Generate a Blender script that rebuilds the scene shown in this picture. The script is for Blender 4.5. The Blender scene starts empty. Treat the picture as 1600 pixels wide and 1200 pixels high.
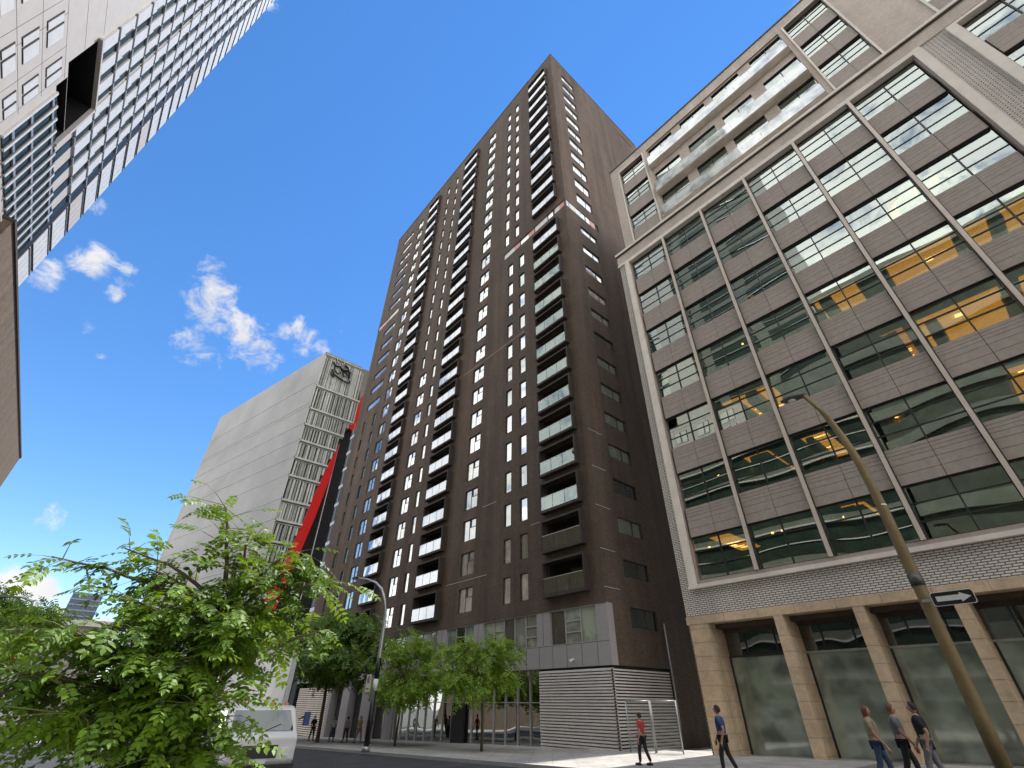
import bpy, math, random
from math import radians, sin, cos, pi, atan2, sqrt
from mathutils import Vector, Matrix, noise
random.seed(7)
S = bpy.context.scene
COL = S.collection
# ------------------------------------------------------------------ camera
# world: X runs along the street (negative = far end), Y across it, Z up
EYE = Vector((0, 0, 1.7))
cd = bpy.data.cameras.new('camera'); cam = bpy.data.objects.new('camera', cd); COL.objects.link(cam)
m3 = Matrix(((0.65690, 0.42832, 0.62050), (0.75395, -0.38014, -0.53577), (0.0063983, 0.81978, -0.57265)))
cam.matrix_world = Matrix.Translation(EYE) @ m3.to_4x4()
cd.sensor_width = 36; cd.lens = 716 / 1600 * 36
cd.clip_start = 0.1; cd.clip_end = 4000
S.camera = cam
# ------------------------------------------------------------------ world
SUN_AZ, SUN_EL = -4.0, 66.0
W = bpy.data.worlds.new('World'); S.world = W; W.use_nodes = True
nt = W.node_tree; nt.nodes.clear()
def N(nt, t, **kw):
    n = nt.nodes.new(t)
    for k, v in kw.items():
        if k.startswith('i_'):
            key = k[2:]
            n.inputs[int(key) if key.isdigit() else key.replace('_', ' ')].default_value = v
        else: setattr(n, k, v)
    return n
def L(nt, a, b): nt.links.new(a, b)
def M(nt, op, a, b=None, c=None, clamp=False):
    n = nt.nodes.new('ShaderNodeMath'); n.operation = op; n.use_clamp = clamp
    for i, v in enumerate((a, b, c)):
        if v is None: continue
        if isinstance(v, (int, float)): n.inputs[i].default_value = v
        else: nt.links.new(v, n.inputs[i])
    return n.outputs[0]
sky = N(nt, 'ShaderNodeTexSky', sky_type='NISHITA', sun_disc=False, sun_elevation=radians(SUN_EL), sun_rotation=radians(SUN_AZ), air_density=1.0, dust_density=0.0, ozone_density=2.5)
tc = N(nt, 'ShaderNodeTexCoord')
hs = N(nt, 'ShaderNodeHueSaturation', i_Saturation=1.25, i_Value=1.07, i_Hue=0.503); L(nt, sky.outputs[0], hs.inputs['Color'])
blobs = [(-0.811,-0.019,0.584,3.1,.78),(-0.822,0.032,0.568,2.4,.8),(-0.854,-0.008,0.520,2.2,.78),(-0.834,0.077,0.546,2.2,.78),(-0.794,0.134,0.593,1.868,.8),
(-0.791,0.173,0.587,1.026,.7),(-0.780,-0.045,0.624,1.6,.75),(-0.802,-0.185,0.568,1.5,.9),(-0.808,-0.140,0.573,1.1,.7),(-0.818,-0.225,0.529,1.3,.8),
(-0.972,-0.076,0.223,1.1,.75),(-0.825,-0.144,0.546,0.7,.7),(-0.748,-0.204,0.632,0.9,.6),(-0.859,-0.155,0.489,0.6,.6),(-0.755,0.188,0.628,0.84,.45),
(-0.889,-0.085,0.451,0.7,.5),(-0.879,-0.121,0.461,0.5,.5),(-0.991,-0.090,0.112,2.6,1.25),(-0.995,-0.014,0.093,1.9,1.2),(-0.991,-0.047,0.125,1.6,1.1),(-0.995,0.042,0.08,1.3,1.1)]
best = None
for (x, y, z, r, st) in blobs:
    d = N(nt, 'ShaderNodeVectorMath', operation='DOT_PRODUCT'); L(nt, tc.outputs['Generated'], d.inputs[0]); d.inputs[1].default_value = Vector((x, y, z)).normalized()
    mr = N(nt, 'ShaderNodeMapRange', interpolation_type='LINEAR'); L(nt, d.outputs['Value'], mr.inputs[0])
    mr.inputs[1].default_value = cos(radians(r * 1.45)); mr.inputs[2].default_value = 1.0; mr.inputs[3].default_value = 0; mr.inputs[4].default_value = st
    best = mr.outputs[0] if best is None else M(nt, 'MAXIMUM', best, mr.outputs[0])
sep = N(nt, 'ShaderNodeSeparateXYZ'); L(nt, tc.outputs['Generated'], sep.inputs[0])
# broken white cloud over the other half of the sky, behind the photographer
bk = N(nt, 'ShaderNodeMapRange', interpolation_type='SMOOTHSTEP'); L(nt, M(nt, 'SUBTRACT', M(nt, 'MULTIPLY', sep.outputs['X'], 0.6), sep.outputs['Y']), bk.inputs[0])
bk.inputs[1].default_value = -0.165; bk.inputs[2].default_value = -0.11; bk.inputs[3].default_value = 0; bk.inputs[4].default_value = 1.15
best = M(nt, 'MAXIMUM', best, bk.outputs[0])
b2 = N(nt, 'ShaderNodeMapRange', interpolation_type='SMOOTHSTEP'); L(nt, sep.outputs['X'], b2.inputs[0])
b2.inputs[1].default_value = 0.07; b2.inputs[2].default_value = 0.16; b2.inputs[3].default_value = 0; b2.inputs[4].default_value = 1.0
best = M(nt, 'MAXIMUM', best, b2.outputs[0])
mp = N(nt, 'ShaderNodeMapping'); mp.inputs['Scale'].default_value = (1, 1, 1.3); L(nt, tc.outputs['Generated'], mp.inputs[0])
n1 = N(nt, 'ShaderNodeTexNoise', i_Scale=20.0, i_Detail=9.0, i_Roughness=0.64, i_Distortion=0.35); L(nt, mp.outputs[0], n1.inputs['Vector'])
cl = M(nt, 'ADD', best, M(nt, 'MULTIPLY', M(nt, 'SUBTRACT', n1.outputs[0], 0.5), 3.0))
cm = N(nt, 'ShaderNodeMapRange', interpolation_type='SMOOTHSTEP'); L(nt, cl, cm.inputs[0])
cm.inputs[1].default_value = 0.30; cm.inputs[2].default_value = 1.20
cmask = M(nt, 'MULTIPLY', cm.outputs[0], M(nt, 'GREATER_THAN', best, 0.001))
n2 = N(nt, 'ShaderNodeTexNoise', i_Scale=6.0, i_Detail=5.0); L(nt, mp.outputs[0], n2.inputs['Vector'])
cr = N(nt, 'ShaderNodeValToRGB'); L(nt, n2.outputs[0], cr.inputs[0])
cr.color_ramp.elements[0].position = .3; cr.color_ramp.elements[0].color = (8.0, 7.9, 8.0, 1)
cr.color_ramp.elements[1].position = .65; cr.color_ramp.elements[1].color = (10.6, 10.3, 10.0, 1)
side = N(nt, 'ShaderNodeMapRange', i_1=0.0, i_2=1.0, i_3=0.43, i_4=1.0); L(nt, M(nt, 'MAXIMUM', bk.outputs[0], b2.outputs[0]), side.inputs[0])
cs = N(nt, 'ShaderNodeVectorMath', operation='SCALE'); L(nt, cr.outputs[0], cs.inputs[0]); L(nt, side.outputs[0], cs.inputs['Scale'])
mx = N(nt, 'ShaderNodeMix', data_type='RGBA'); L(nt, M(nt, 'MULTIPLY', cmask, 0.93), mx.inputs['Factor']); L(nt, hs.outputs[0], mx.inputs['A']); L(nt, cs.outputs[0], mx.inputs['B'])
bg = N(nt, 'ShaderNodeBackground', i_Strength=0.1); L(nt, mx.outputs['Result'], bg.inputs[0])
wo = N(nt, 'ShaderNodeOutputWorld'); L(nt, bg.outputs[0], wo.inputs[0])
# ------------------------------------------------------------------ sun
sd = bpy.data.lights.new('sun', 'SUN'); sun = bpy.data.objects.new('sun', sd); COL.objects.link(sun)
sd.energy = 3.0; sd.angle = radians(0.5); sd.color = (1, 0.95, 0.87)
sv = Vector((sin(radians(SUN_AZ)) * cos(radians(SUN_EL)), cos(radians(SUN_AZ)) * cos(radians(SUN_EL)), sin(radians(SUN_EL))))
sun.rotation_euler = sv.to_track_quat('Z', 'Y').to_euler()
S.view_settings.view_transform = 'Standard'; S.view_settings.look = 'None'; S.view_settings.gamma = 1
S.view_settings.use_curve_mapping = False
S.view_settings.exposure = 1.15
S.render.engine = 'CYCLES'
S.cycles.use_denoising = True
S.cycles.max_bounces = 6; S.cycles.glossy_bounces = 3; S.cycles.transparent_max_bounces = 12
S.cycles.caustics_reflective = False; S.cycles.caustics_refractive = False

# ------------------------------------------------------------------ materials
def newmat(name):
    m = bpy.data.materials.new(name); m.use_nodes = True; m.node_tree.nodes.clear()
    return m, m.node_tree
def coords(nt, flat=False):
    t = N(nt, 'ShaderNodeNewGeometry')
    if not flat: return t.outputs['Position']
    s = N(nt, 'ShaderNodeSeparateXYZ'); L(nt, t.outputs['Position'], s.inputs[0])
    c = N(nt, 'ShaderNodeCombineXYZ'); L(nt, M(nt, 'ADD', s.outputs[0], s.outputs[1]), c.inputs[0]); L(nt, s.outputs[2], c.inputs[1])
    return c.outputs[0]
def mat(name, col, rough=0.7, metal=0.0, var=0.12, scale=2.0, bump=0.0, bscale=None, col2=None, spec=0.5, streak=0.0, coat=0.0):
    m, nt = newmat(name)
    b = N(nt, 'ShaderNodeBsdfPrincipled', i_Roughness=rough, i_Metallic=metal); b.inputs['Specular IOR Level'].default_value = spec
    b.inputs['Coat Weight'].default_value = coat
    o = N(nt, 'ShaderNodeOutputMaterial'); L(nt, b.outputs[0], o.inputs[0])
    p = coords(nt)
    no = N(nt, 'ShaderNodeTexNoise', i_Scale=scale, i_Detail=6.0, i_Roughness=0.65); L(nt, p, no.inputs['Vector'])
    r = N(nt, 'ShaderNodeValToRGB'); L(nt, no.outputs[0], r.inputs[0])
    c2 = col2 or tuple(min(1, c * (1 + var)) for c in col)
    c1 = tuple(c * (1 - var) for c in col)
    r.color_ramp.elements[0].position = .33; r.color_ramp.elements[0].color = (*c1, 1)
    r.color_ramp.elements[1].position = .67; r.color_ramp.elements[1].color = (*c2, 1)
    out = r.outputs[0]
    if streak:
        mp = N(nt, 'ShaderNodeMapping'); mp.inputs['Scale'].default_value = (1.3, 1.3, .06); L(nt, p, mp.inputs[0])
        n3 = N(nt, 'ShaderNodeTexNoise', i_Scale=1.0, i_Detail=5.0); L(nt, mp.outputs[0], n3.inputs['Vector'])
        mr = N(nt, 'ShaderNodeMapRange', i_1=.35, i_2=.7, i_3=1 - streak, i_4=1 + streak * .6); L(nt, n3.outputs[0], mr.inputs[0])
        vm = N(nt, 'ShaderNodeVectorMath', operation='SCALE'); L(nt, out, vm.inputs[0]); L(nt, mr.outputs[0], vm.inputs['Scale']); out = vm.outputs[0]
    L(nt, out, b.inputs['Base Color'])
    if bump:
        nb = N(nt, 'ShaderNodeTexNoise', i_Scale=bscale or scale * 8, i_Detail=4.0); L(nt, p, nb.inputs['Vector'])
        bp = N(nt, 'ShaderNodeBump', i_Strength=bump, i_Distance=.03); L(nt, nb.outputs[0], bp.inputs['Height']); L(nt, bp.outputs[0], b.inputs['Normal'])
    return m
def brick(name, c1, c2, mortar, w=.24, h=.075, joint=.012, rough=.85, bump=.6, streak=.18, bdist=.02, patch=.2):
    m, nt = newmat(name)
    b = N(nt, 'ShaderNodeBsdfPrincipled', i_Roughness=rough); o = N(nt, 'ShaderNodeOutputMaterial'); L(nt, b.outputs[0], o.inputs[0])
    p = coords(nt, True); q = coords(nt)
    bt = N(nt, 'ShaderNodeTexBrick', i_Scale=1.0); bt.inputs['Color1'].default_value = (*c1, 1); bt.inputs['Color2'].default_value = (*c2, 1); bt.inputs['Mortar'].default_value = (*mortar, 1)
    bt.inputs['Mortar Size'].default_value = joint; bt.inputs['Brick Width'].default_value = w; bt.inputs['Row Height'].default_value = h; bt.inputs['Mortar Smooth'].default_value = .2
    L(nt, p, bt.inputs['Vector'])
    no = N(nt, 'ShaderNodeTexNoise', i_Scale=.35, i_Detail=8.0, i_Roughness=.7); L(nt, q, no.inputs['Vector'])
    mr = N(nt, 'ShaderNodeMapRange', i_1=.3, i_2=.7, i_3=1 - patch, i_4=1 + patch); L(nt, no.outputs[0], mr.inputs[0])
    mp = N(nt, 'ShaderNodeMapping'); mp.inputs['Scale'].default_value = (.9, .9, .05); L(nt, q, mp.inputs[0])
    n3 = N(nt, 'ShaderNodeTexNoise', i_Scale=1.0, i_Detail=6.0); L(nt, mp.outputs[0], n3.inputs['Vector'])
    m3_ = N(nt, 'ShaderNodeMapRange', i_1=.35, i_2=.7, i_3=1 - streak, i_4=1 + streak); L(nt, n3.outputs[0], m3_.inputs[0])
    n5 = N(nt, 'ShaderNodeTexNoise', i_Scale=3.5, i_Detail=7.0, i_Roughness=.8); L(nt, q, n5.inputs['Vector'])
    m5 = N(nt, 'ShaderNodeMapRange', i_1=.3, i_2=.7, i_3=1 - patch, i_4=1 + patch); L(nt, n5.outputs[0], m5.inputs[0])
    vm = N(nt, 'ShaderNodeVectorMath', operation='SCALE'); L(nt, bt.outputs[0], vm.inputs[0]); L(nt, M(nt, 'MULTIPLY', m5.outputs[0], M(nt, 'MULTIPLY', mr.outputs[0], m3_.outputs[0])), vm.inputs['Scale'])
    L(nt, vm.outputs[0], b.inputs['Base Color'])
    bp = N(nt, 'ShaderNodeBump', i_Strength=bump, i_Distance=bdist, invert=True); L(nt, bt.outputs['Fac'], bp.inputs['Height']); L(nt, bp.outputs[0], b.inputs['Normal'])
    return m
def glass(name, refl=.35, tint=(.55, .62, .58), wav=.25, wscale=.6, base=None, rcol=(.95, 1, .98), rough=.01):
    """window glass: clear tinted pane (or, with base, a pane backed by blinds) with a slightly wavy mirror coat"""
    m, nt = newmat(name)
    o = N(nt, 'ShaderNodeOutputMaterial')
    p = coords(nt)
    mp = N(nt, 'ShaderNodeMapping'); mp.inputs['Scale'].default_value = (1, 1, .8); L(nt, p, mp.inputs[0])
    no = N(nt, 'ShaderNodeTexNoise', i_Scale=wscale, i_Detail=.0); L(nt, mp.outputs[0], no.inputs['Vector'])
    bp = N(nt, 'ShaderNodeBump', i_Strength=wav, i_Distance=.12); L(nt, no.outputs[0], bp.inputs['Height'])
    g = N(nt, 'ShaderNodeBsdfGlossy', i_Roughness=rough); g.inputs['Color'].default_value = (*rcol, 1); L(nt, bp.outputs[0], g.inputs['Normal'])
    if base:
        t = N(nt, 'ShaderNodeBsdfDiffuse')
        nn = N(nt, 'ShaderNodeTexNoise', i_Scale=.9, i_Detail=2.0); L(nt, p, nn.inputs['Vector'])
        r = N(nt, 'ShaderNodeValToRGB'); L(nt, nn.outputs[0], r.inputs[0])
        r.color_ramp.elements[0].position = .38; r.color_ramp.elements[0].color = (*[c * .45 for c in base], 1)
        r.color_ramp.elements[1].position = .6; r.color_ramp.elements[1].color = (*base, 1); L(nt, r.outputs[0], t.inputs[0])
    else:
        t = N(nt, 'ShaderNodeBsdfTransparent'); t.inputs[0].default_value = (*tint, 1)
    lw = N(nt, 'ShaderNodeFresnel', i_IOR=1.5)
    fac = M(nt, 'ADD', M(nt, 'MULTIPLY', lw.outputs[0], 1 - refl), refl, clamp=True)
    mx = N(nt, 'ShaderNodeMixShader'); L(nt, fac, mx.inputs[0]); L(nt, t.outputs[0], mx.inputs[1]); L(nt, g.outputs[0], mx.inputs[2]); L(nt, mx.outputs[0], o.inputs[0])
    return m
def emis(name, col, st):
    m, nt = newmat(name); e = N(nt, 'ShaderNodeEmission', i_Strength=st); e.inputs[0].default_value = (*col, 1)
    o = N(nt, 'ShaderNodeOutputMaterial'); L(nt, e.outputs[0], o.inputs[0]); return m
def leafmat(name, a, b, trans=.35):
    m, nt = newmat(name); o = N(nt, 'ShaderNodeOutputMaterial')
    oi = N(nt, 'ShaderNodeTexNoise', i_Scale=2.2, i_Detail=6.0, i_Roughness=.8); L(nt, coords(nt), oi.inputs['Vector'])
    r = N(nt, 'ShaderNodeValToRGB'); L(nt, oi.outputs[0], r.inputs[0])
    r.color_ramp.elements[0].position = .35; r.color_ramp.elements[0].color = (*a, 1); r.color_ramp.elements[1].position = .68; r.color_ramp.elements[1].color = (*b, 1)
    d = N(nt, 'ShaderNodeBsdfPrincipled', i_Roughness=.5); L(nt, r.outputs[0], d.inputs['Base Color'])
    t = N(nt, 'ShaderNodeBsdfTranslucent'); L(nt, r.outputs[0], t.inputs[0])
    vm = N(nt, 'ShaderNodeVectorMath', operation='MULTIPLY'); L(nt, r.outputs[0], vm.inputs[0]); vm.inputs[1].default_value = (1.9, 1.5, .6); L(nt, vm.outputs[0], t.inputs[0])
    mx = N(nt, 'ShaderNodeMixShader', i_0=trans); L(nt, d.outputs[0], mx.inputs[1]); L(nt, t.outputs[0], mx.inputs[2]); L(nt, mx.outputs[0], o.inputs[0])
    return m
MT = {}
MT['brown'] = brick('brown_brick', (.088, .060, .041), (.128, .089, .061), (.12, .087, .064), patch=.17, bump=.6, streak=.24)
MT['browndark'] = mat('brown_panel', (.07, .05, .037), .8, var=.2, scale=1.5)
MT['box'] = mat('balcony_cladding', (.046, .034, .027), .7, var=.22, scale=1.2, streak=.15)
MT['black'] = mat('black_paint', (.012, .012, .012), .6, var=.2)
MT['dframe'] = mat('dark_window_frame', (.03, .028, .026), .45, var=.2)
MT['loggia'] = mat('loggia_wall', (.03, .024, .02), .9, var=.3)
MT['winw'] = glass('window_glass_with_blinds', .52, base=(.62, .62, .6), wav=.12, wscale=.8)
MT['winb'] = glass('window_glass_with_cream_blind', .34, base=(.72, .66, .54), wav=.1)
MT['winc'] = glass('window_glass_with_grey_curtain', .30, base=(.34, .33, .32), wav=.15)
MT['wing'] = glass('window_glass_green', .30, base=(.20, .25, .17), wav=.12, wscale=.8)
MT['wind'] = glass('window_glass_dark', .12, base=(.035, .04, .038), wav=.1, wscale=.8)
MT['rail'] = glass('balcony_glass', .42, tint=(.55, .68, .66), wav=.1, wscale=.9, rcol=(.92, .97, 1))
MT['railg'] = glass('balcony_glass_green', .20, tint=(.5, .66, .58), wav=.1, wscale=.9, rcol=(.8, .95, .88))
MT['white'] = mat('white_panel', (.78, .76, .74), .5, var=.05)
MT['pink'] = mat('pink_panel', (.72, .36, .33), .5, var=.08)
MT['paleglass'] = glass('pale_band_glass', .35, base=(.85, .83, .8), wav=.05)
MT['grey'] = mat('grey_stone_panel', (.36, .335, .34), .7, var=.07, scale=9, bump=.1)
MT['joint'] = mat('joint_line', (.05, .045, .045), .9)
MT['alu'] = mat('aluminium_frame', (.50, .49, .48), .35, .4, var=.06)
MT['slat'] = mat('louvre_slat', (.72, .67, .64), .5, .1, var=.08, scale=1.5)
MT['shop'] = glass('shopfront_glass', .36, tint=(.42, .5, .45), wav=.2, wscale=.5)
MT['red'] = mat('red_paint', (.80, .02, .02), .35, var=.06)
MT['redsign'] = mat('red_sign', (.6, .02, .02), .4)
MT['stone'] = brick('tan_limestone', (.56, .41, .26), (.64, .49, .33), (.44, .31, .19), w=1.3, h=.62, joint=.004, bump=.5, streak=.16, patch=.22)
MT['frame'] = mat('pale_stone_frame', (.80, .73, .64), .6, var=.08, scale=1.5, streak=.12)
MT['mull'] = mat('bronze_mullion', (.66, .57, .48), .45, .1, var=.06)
MT['wbrick'] = brick('white_brick', (.76, .71, .65), (.84, .80, .74), (.20, .16, .13), w=.30, h=.095, joint=.02, bump=1.0, streak=.08, patch=.08)
MT['tex'] = brick('corduroy_brick', (.70, .60, .52), (.78, .69, .61), (.40, .33, .27), w=.2, h=.05, joint=.012, bump=.6, streak=.12, patch=.1)
MT['slate'] = mat('grey_spandrel', (.37, .315, .272), .65, var=.10, scale=5, bump=.06, streak=.05)
MT['rglass'] = glass('office_glass', .37, tint=(.70, .68, .52), wav=.45, wscale=.26, rcol=(.9, 1.0, .93))
MT['rglass2'] = glass('ground_floor_glass', .12, base=(.40, .47, .39), wav=.2, wscale=.3, rough=.06)
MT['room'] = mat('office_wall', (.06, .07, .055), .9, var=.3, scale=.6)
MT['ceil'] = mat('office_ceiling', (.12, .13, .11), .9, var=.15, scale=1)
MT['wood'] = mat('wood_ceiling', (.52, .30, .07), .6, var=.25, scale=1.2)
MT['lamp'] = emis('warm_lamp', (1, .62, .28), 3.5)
MT['woodglow'] = emis('glowing_wood_ceiling', (.95, .44, .09), .75)  # lamplight on the timber put into the material as emission
MT['balglass'] = glass('frosted_balustrade', .28, base=(.72, .74, .72), wav=.08)
MT['mesh'] = None
MT['pano'] = mat('white_facade_panel', (.50, .475, .46), .55, var=.05, scale=1.0)
MT['panw'] = mat('white_glazed_panel', (.66, .66, .64), .35, var=.07, scale=1.2, spec=.6)
MT['gdark'] = mat('dark_green_glass', (.022, .036, .030), .4, var=.35, scale=.7, spec=.18)
MT['cladg'] = mat('grey_green_cladding', (.13, .14, .12), .7, var=.2, scale=.5)
MT['dmetal'] = mat('dark_metal', (.020, .020, .021), .55, var=.2, spec=.2)
MT['podium'] = mat('brown_ribbed_wall', (.16, .12, .085), .8, var=.2, scale=2.2, bump=.3, streak=.2)
MT['asphalt'] = mat('asphalt', (.05, .05, .052), .9, var=.35, scale=.8, bump=.4, bscale=60)
MT['pave'] = brick('concrete_pavement', (.36, .35, .33), (.40, .385, .365), (.2, .19, .18), w=1.4, h=1.4, joint=.012, bump=.2)
MT['kerb'] = mat('concrete_kerb', (.42, .41, .39), .85, var=.12, scale=4)
MT['paint'] = mat('road_paint', (.7, .7, .68), .7, var=.12, scale=6)
MT['ground'] = mat('city_ground', (.16, .155, .14), .95, var=.2, scale=.2)
MT['bark'] = mat('bark', (.11, .085, .06), .9, var=.3, scale=14, bump=.5)
MT['twig'] = mat('green_twig', (.16, .17, .06), .7)
MT['leaf'] = leafmat('leaf_bright', (.035, .10, .010), (.19, .34, .022))
MT['leaf2'] = leafmat('leaf_mid', (.09, .19, .02), (.32, .50, .05))
MT['leafd'] = leafmat('leaf_dark', (.05, .11, .015), (.17, .30, .03), .25)
MT['polep'] = mat('painted_steel_pole', (.30, .235, .095), .6, var=.2, scale=3.5, streak=.4, col2=(.20, .13, .06), bump=.2)
MT['galv'] = mat('galvanised_steel', (.42, .43, .42), .4, .6, var=.12, scale=6)
MT['signw'] = mat('sign_white', (.8, .8, .8), .4, var=.03)
MT['signb'] = mat('sign_black', (.012, .012, .012), .4)
MT['vwhite'] = mat('vehicle_white', (.75, .75, .74), .3, var=.04, coat=.6, scale=.8)
MT['vglass'] = glass('windscreen_glass', .08, base=(.02, .035, .045), wav=.0)
MT['tyre'] = mat('tyre_rubber', (.02, .02, .02), .85)
MT['orange'] = mat('orange_lens', (.8, .17, .02), .25, coat=.5)
MT['redlens'] = mat('red_lens', (.6, .04, .02), .25, coat=.5)
MT['cardark'] = mat('car_paint_dark', (.03, .035, .05), .25, coat=1.0, var=.05)
MT['skin'] = mat('skin', (.45, .26, .18), .55, var=.05)
MT['hair'] = mat('dark_hair', (.02, .014, .01), .6)
MT['hairb'] = mat('brown_hair', (.16, .07, .03), .6)
for nm, c in [('c_white', (.6, .6, .6)), ('c_blue', (.05, .08, .2)), ('c_black', (.02, .02, .022)), ('c_red', (.4, .05, .04)), ('c_grey', (.18, .18, .19)), ('c_denim', (.05, .08, .14)), ('c_tan', (.35, .27, .18)), ('c_lilac', (.35, .3, .42))]:
    MT[nm] = mat('cloth_' + nm[2:], c, .85, var=.15, scale=8)
MT['bluetower'] = mat('blue_glass_facade', (.07, .10, .15), .25, .2, var=.25, scale=.25)
MT['bandl'] = mat('pale_band', (.20, .23, .28), .5)
MT['cornice'] = mat('pale_green_cornice', (.62, .66, .55), .7)
MT['greywall'] = brick('grey_block_wall', (.30, .28, .28), (.34, .32, .31), (.24, .22, .22), w=2.2, h=1.1, joint=.05)
MT['awn'] = mat('orange_canvas', (.80, .36, .06), .7)
def perf():
    m, nt = newmat('perforated_white_mesh'); b = N(nt, 'ShaderNodeBsdfPrincipled', i_Roughness=.6); o = N(nt, 'ShaderNodeOutputMaterial'); L(nt, b.outputs[0], o.inputs[0])
    g = coords(nt); s = N(nt, 'ShaderNodeSeparateXYZ'); L(nt, g, s.inputs[0])
    w = N(nt, 'ShaderNodeTexWave', wave_type='BANDS', bands_direction='DIAGONAL', i_Scale=1.6, i_Distortion=5.0, i_Detail=2.0); w.inputs['Detail Scale'].default_value = .4
    L(nt, g, w.inputs['Vector'])
    no = N(nt, 'ShaderNodeTexNoise', i_Scale=.12, i_Detail=5.0); L(nt, g, no.inputs['Vector'])
    st = M(nt, 'LESS_THAN', M(nt, 'FRACT', M(nt, 'MULTIPLY', s.outputs[0], .9)), .10)
    v = M(nt, 'ADD', M(nt, 'MULTIPLY', w.outputs[0], .10), M(nt, 'MULTIPLY', no.outputs[0], .22))
    v = M(nt, 'SUBTRACT', M(nt, 'ADD', v, .16), M(nt, 'MULTIPLY', st, .05))
    c = N(nt, 'ShaderNodeCombineXYZ'); L(nt, v, c.inputs[0]); L(nt, v, c.inputs[1]); L(nt, M(nt, 'MULTIPLY', v, .98), c.inputs[2]); L(nt, c.outputs[0], b.inputs['Base Color'])
    return m
MT['mesh'] = perf()
MT['meshfin'] = mat('pale_metal_fin', (.66, .67, .59), .5, var=.14, scale=.8)
MT['meshfin2'] = mat('grey_metal_fin', (.40, .405, .37), .5, var=.25, scale=.8)
MT['meshback'] = glass('facade_glass_behind_fins', .15, base=(.05, .055, .05), wav=.1)

# ------------------------------------------------------------------ mesh builder
class MB:
    def __init__(s): s.v = []; s.f = []; s.m = []; s.mats = []; s.smooth = []
    def mi(s, k):
        if k not in s.mats: s.mats.append(k)
        return s.mats.index(k)
    def face(s, pts, k, smooth=False):
        n = len(s.v); s.v += [tuple(p) for p in pts]; s.f.append(tuple(range(n, n + len(pts)))); s.m.append(s.mi(k)); s.smooth.append(smooth)
    def box(s, x0, x1, y0, y1, z0, z1, k, skip=''):
        if x0 > x1: x0, x1 = x1, x0
        if y0 > y1: y0, y1 = y1, y0
        if z0 > z1: z0, z1 = z1, z0
        n = len(s.v)
        s.v += [(x0,y0,z0),(x1,y0,z0),(x1,y1,z0),(x0,y1,z0),(x0,y0,z1),(x1,y0,z1),(x1,y1,z1),(x0,y1,z1)]
        F = {'b':(0,3,2,1),'t':(4,5,6,7),'f':(0,1,5,4),'k':(2,3,7,6),'l':(3,0,4,7),'r':(1,2,6,5)}
        i = s.mi(k)
        for c, f in F.items():
            if c in skip: continue
            s.f.append(tuple(n + a for a in f)); s.m.append(i); s.smooth.append(False)
    def prism(s, poly, axis, a, b, k):
        """poly: list of 2-tuples in the plane normal to axis, extruded from a to b"""
        def P(u, w, t): return {'x': (t, u, w), 'y': (u, t, w), 'z': (u, w, t)}[axis]
        n = len(s.v); c = len(poly); i = s.mi(k)
        s.v += [P(u, w, a) for u, w in poly] + [P(u, w, b) for u, w in poly]
        s.f.append(tuple(range(n, n + c))); s.f.append(tuple(range(n + 2 * c - 1, n + c - 1, -1)))
        for j in range(c): s.f.append((n + j, n + c + j, n + c + (j + 1) % c, n + (j + 1) % c))
        s.m += [i] * (c + 2); s.smooth += [False] * (c + 2)
    def tube(s, path, rad, k, seg=8, cap=True):
        path = [Vector(p) for p in path]; rings = []
        if not hasattr(rad, '__len__'): rad = [rad] * len(path)
        n = len(s.v); i = s.mi(k)
        up = Vector((0, 0, 1))
        for a, p in enumerate(path):
            d = (path[min(a + 1, len(path) - 1)] - path[max(a - 1, 0)]).normalized()
            u = d.cross(up if abs(d.z) < .95 else Vector((0, 1, 0))).normalized(); w = d.cross(u)
            for q in range(seg):
                t = 2 * pi * q / seg; s.v.append(tuple(p + (u * cos(t) + w * sin(t)) * rad[a]))
        for a in range(len(path) - 1):
            for q in range(seg):
                s.f.append((n + a * seg + q, n + a * seg + (q + 1) % seg, n + (a + 1) * seg + (q + 1) % seg, n + (a + 1) * seg + q)); s.m.append(i); s.smooth.append(True)
        if cap:
            s.f.append(tuple(n + q for q in range(seg))[::-1]); s.f.append(tuple(n + (len(path) - 1) * seg + q for q in range(seg))); s.m += [i, i]; s.smooth += [False, False]
    def build(s, name, parent=None, origin=None):
        me = bpy.data.meshes.new(name)
        o = bpy.data.objects.new(name, me); COL.objects.link(o)
        org = Vector(origin) if origin is not None else (wloc(parent) if parent is not None else Vector((0, 0, 0)))
        me.from_pydata([(x - org.x, y - org.y, z - org.z) for x, y, z in s.v], [], s.f)
        for k in s.mats: me.materials.append(MT[k])
        me.polygons.foreach_set('material_index', s.m)
        me.polygons.foreach_set('use_smooth', s.smooth)
        me.update()
        if parent is not None:
            o.parent = parent; o.location = org - wloc(parent)
        else: o.location = org
        return o
def wloc(o):
    v = Vector((0, 0, 0))
    while o is not None: v += Vector(o.location); o = o.parent
    return v
def thing(name, label, cat, loc=(0, 0, 0), group=None):
    o = bpy.data.objects.new(name, None); COL.objects.link(o); o.location = loc; o.empty_display_size = .5
    o['label'] = label; o['category'] = cat
    if group: o['group'] = group
    return o
def tag(o, label, cat, group=None):
    o['label'] = label; o['category'] = cat
    if group: o['group'] = group
    return o
def struct(o): o['kind'] = 'structure'; return o
def stuff(o): o['kind'] = 'stuff'; return o
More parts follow.
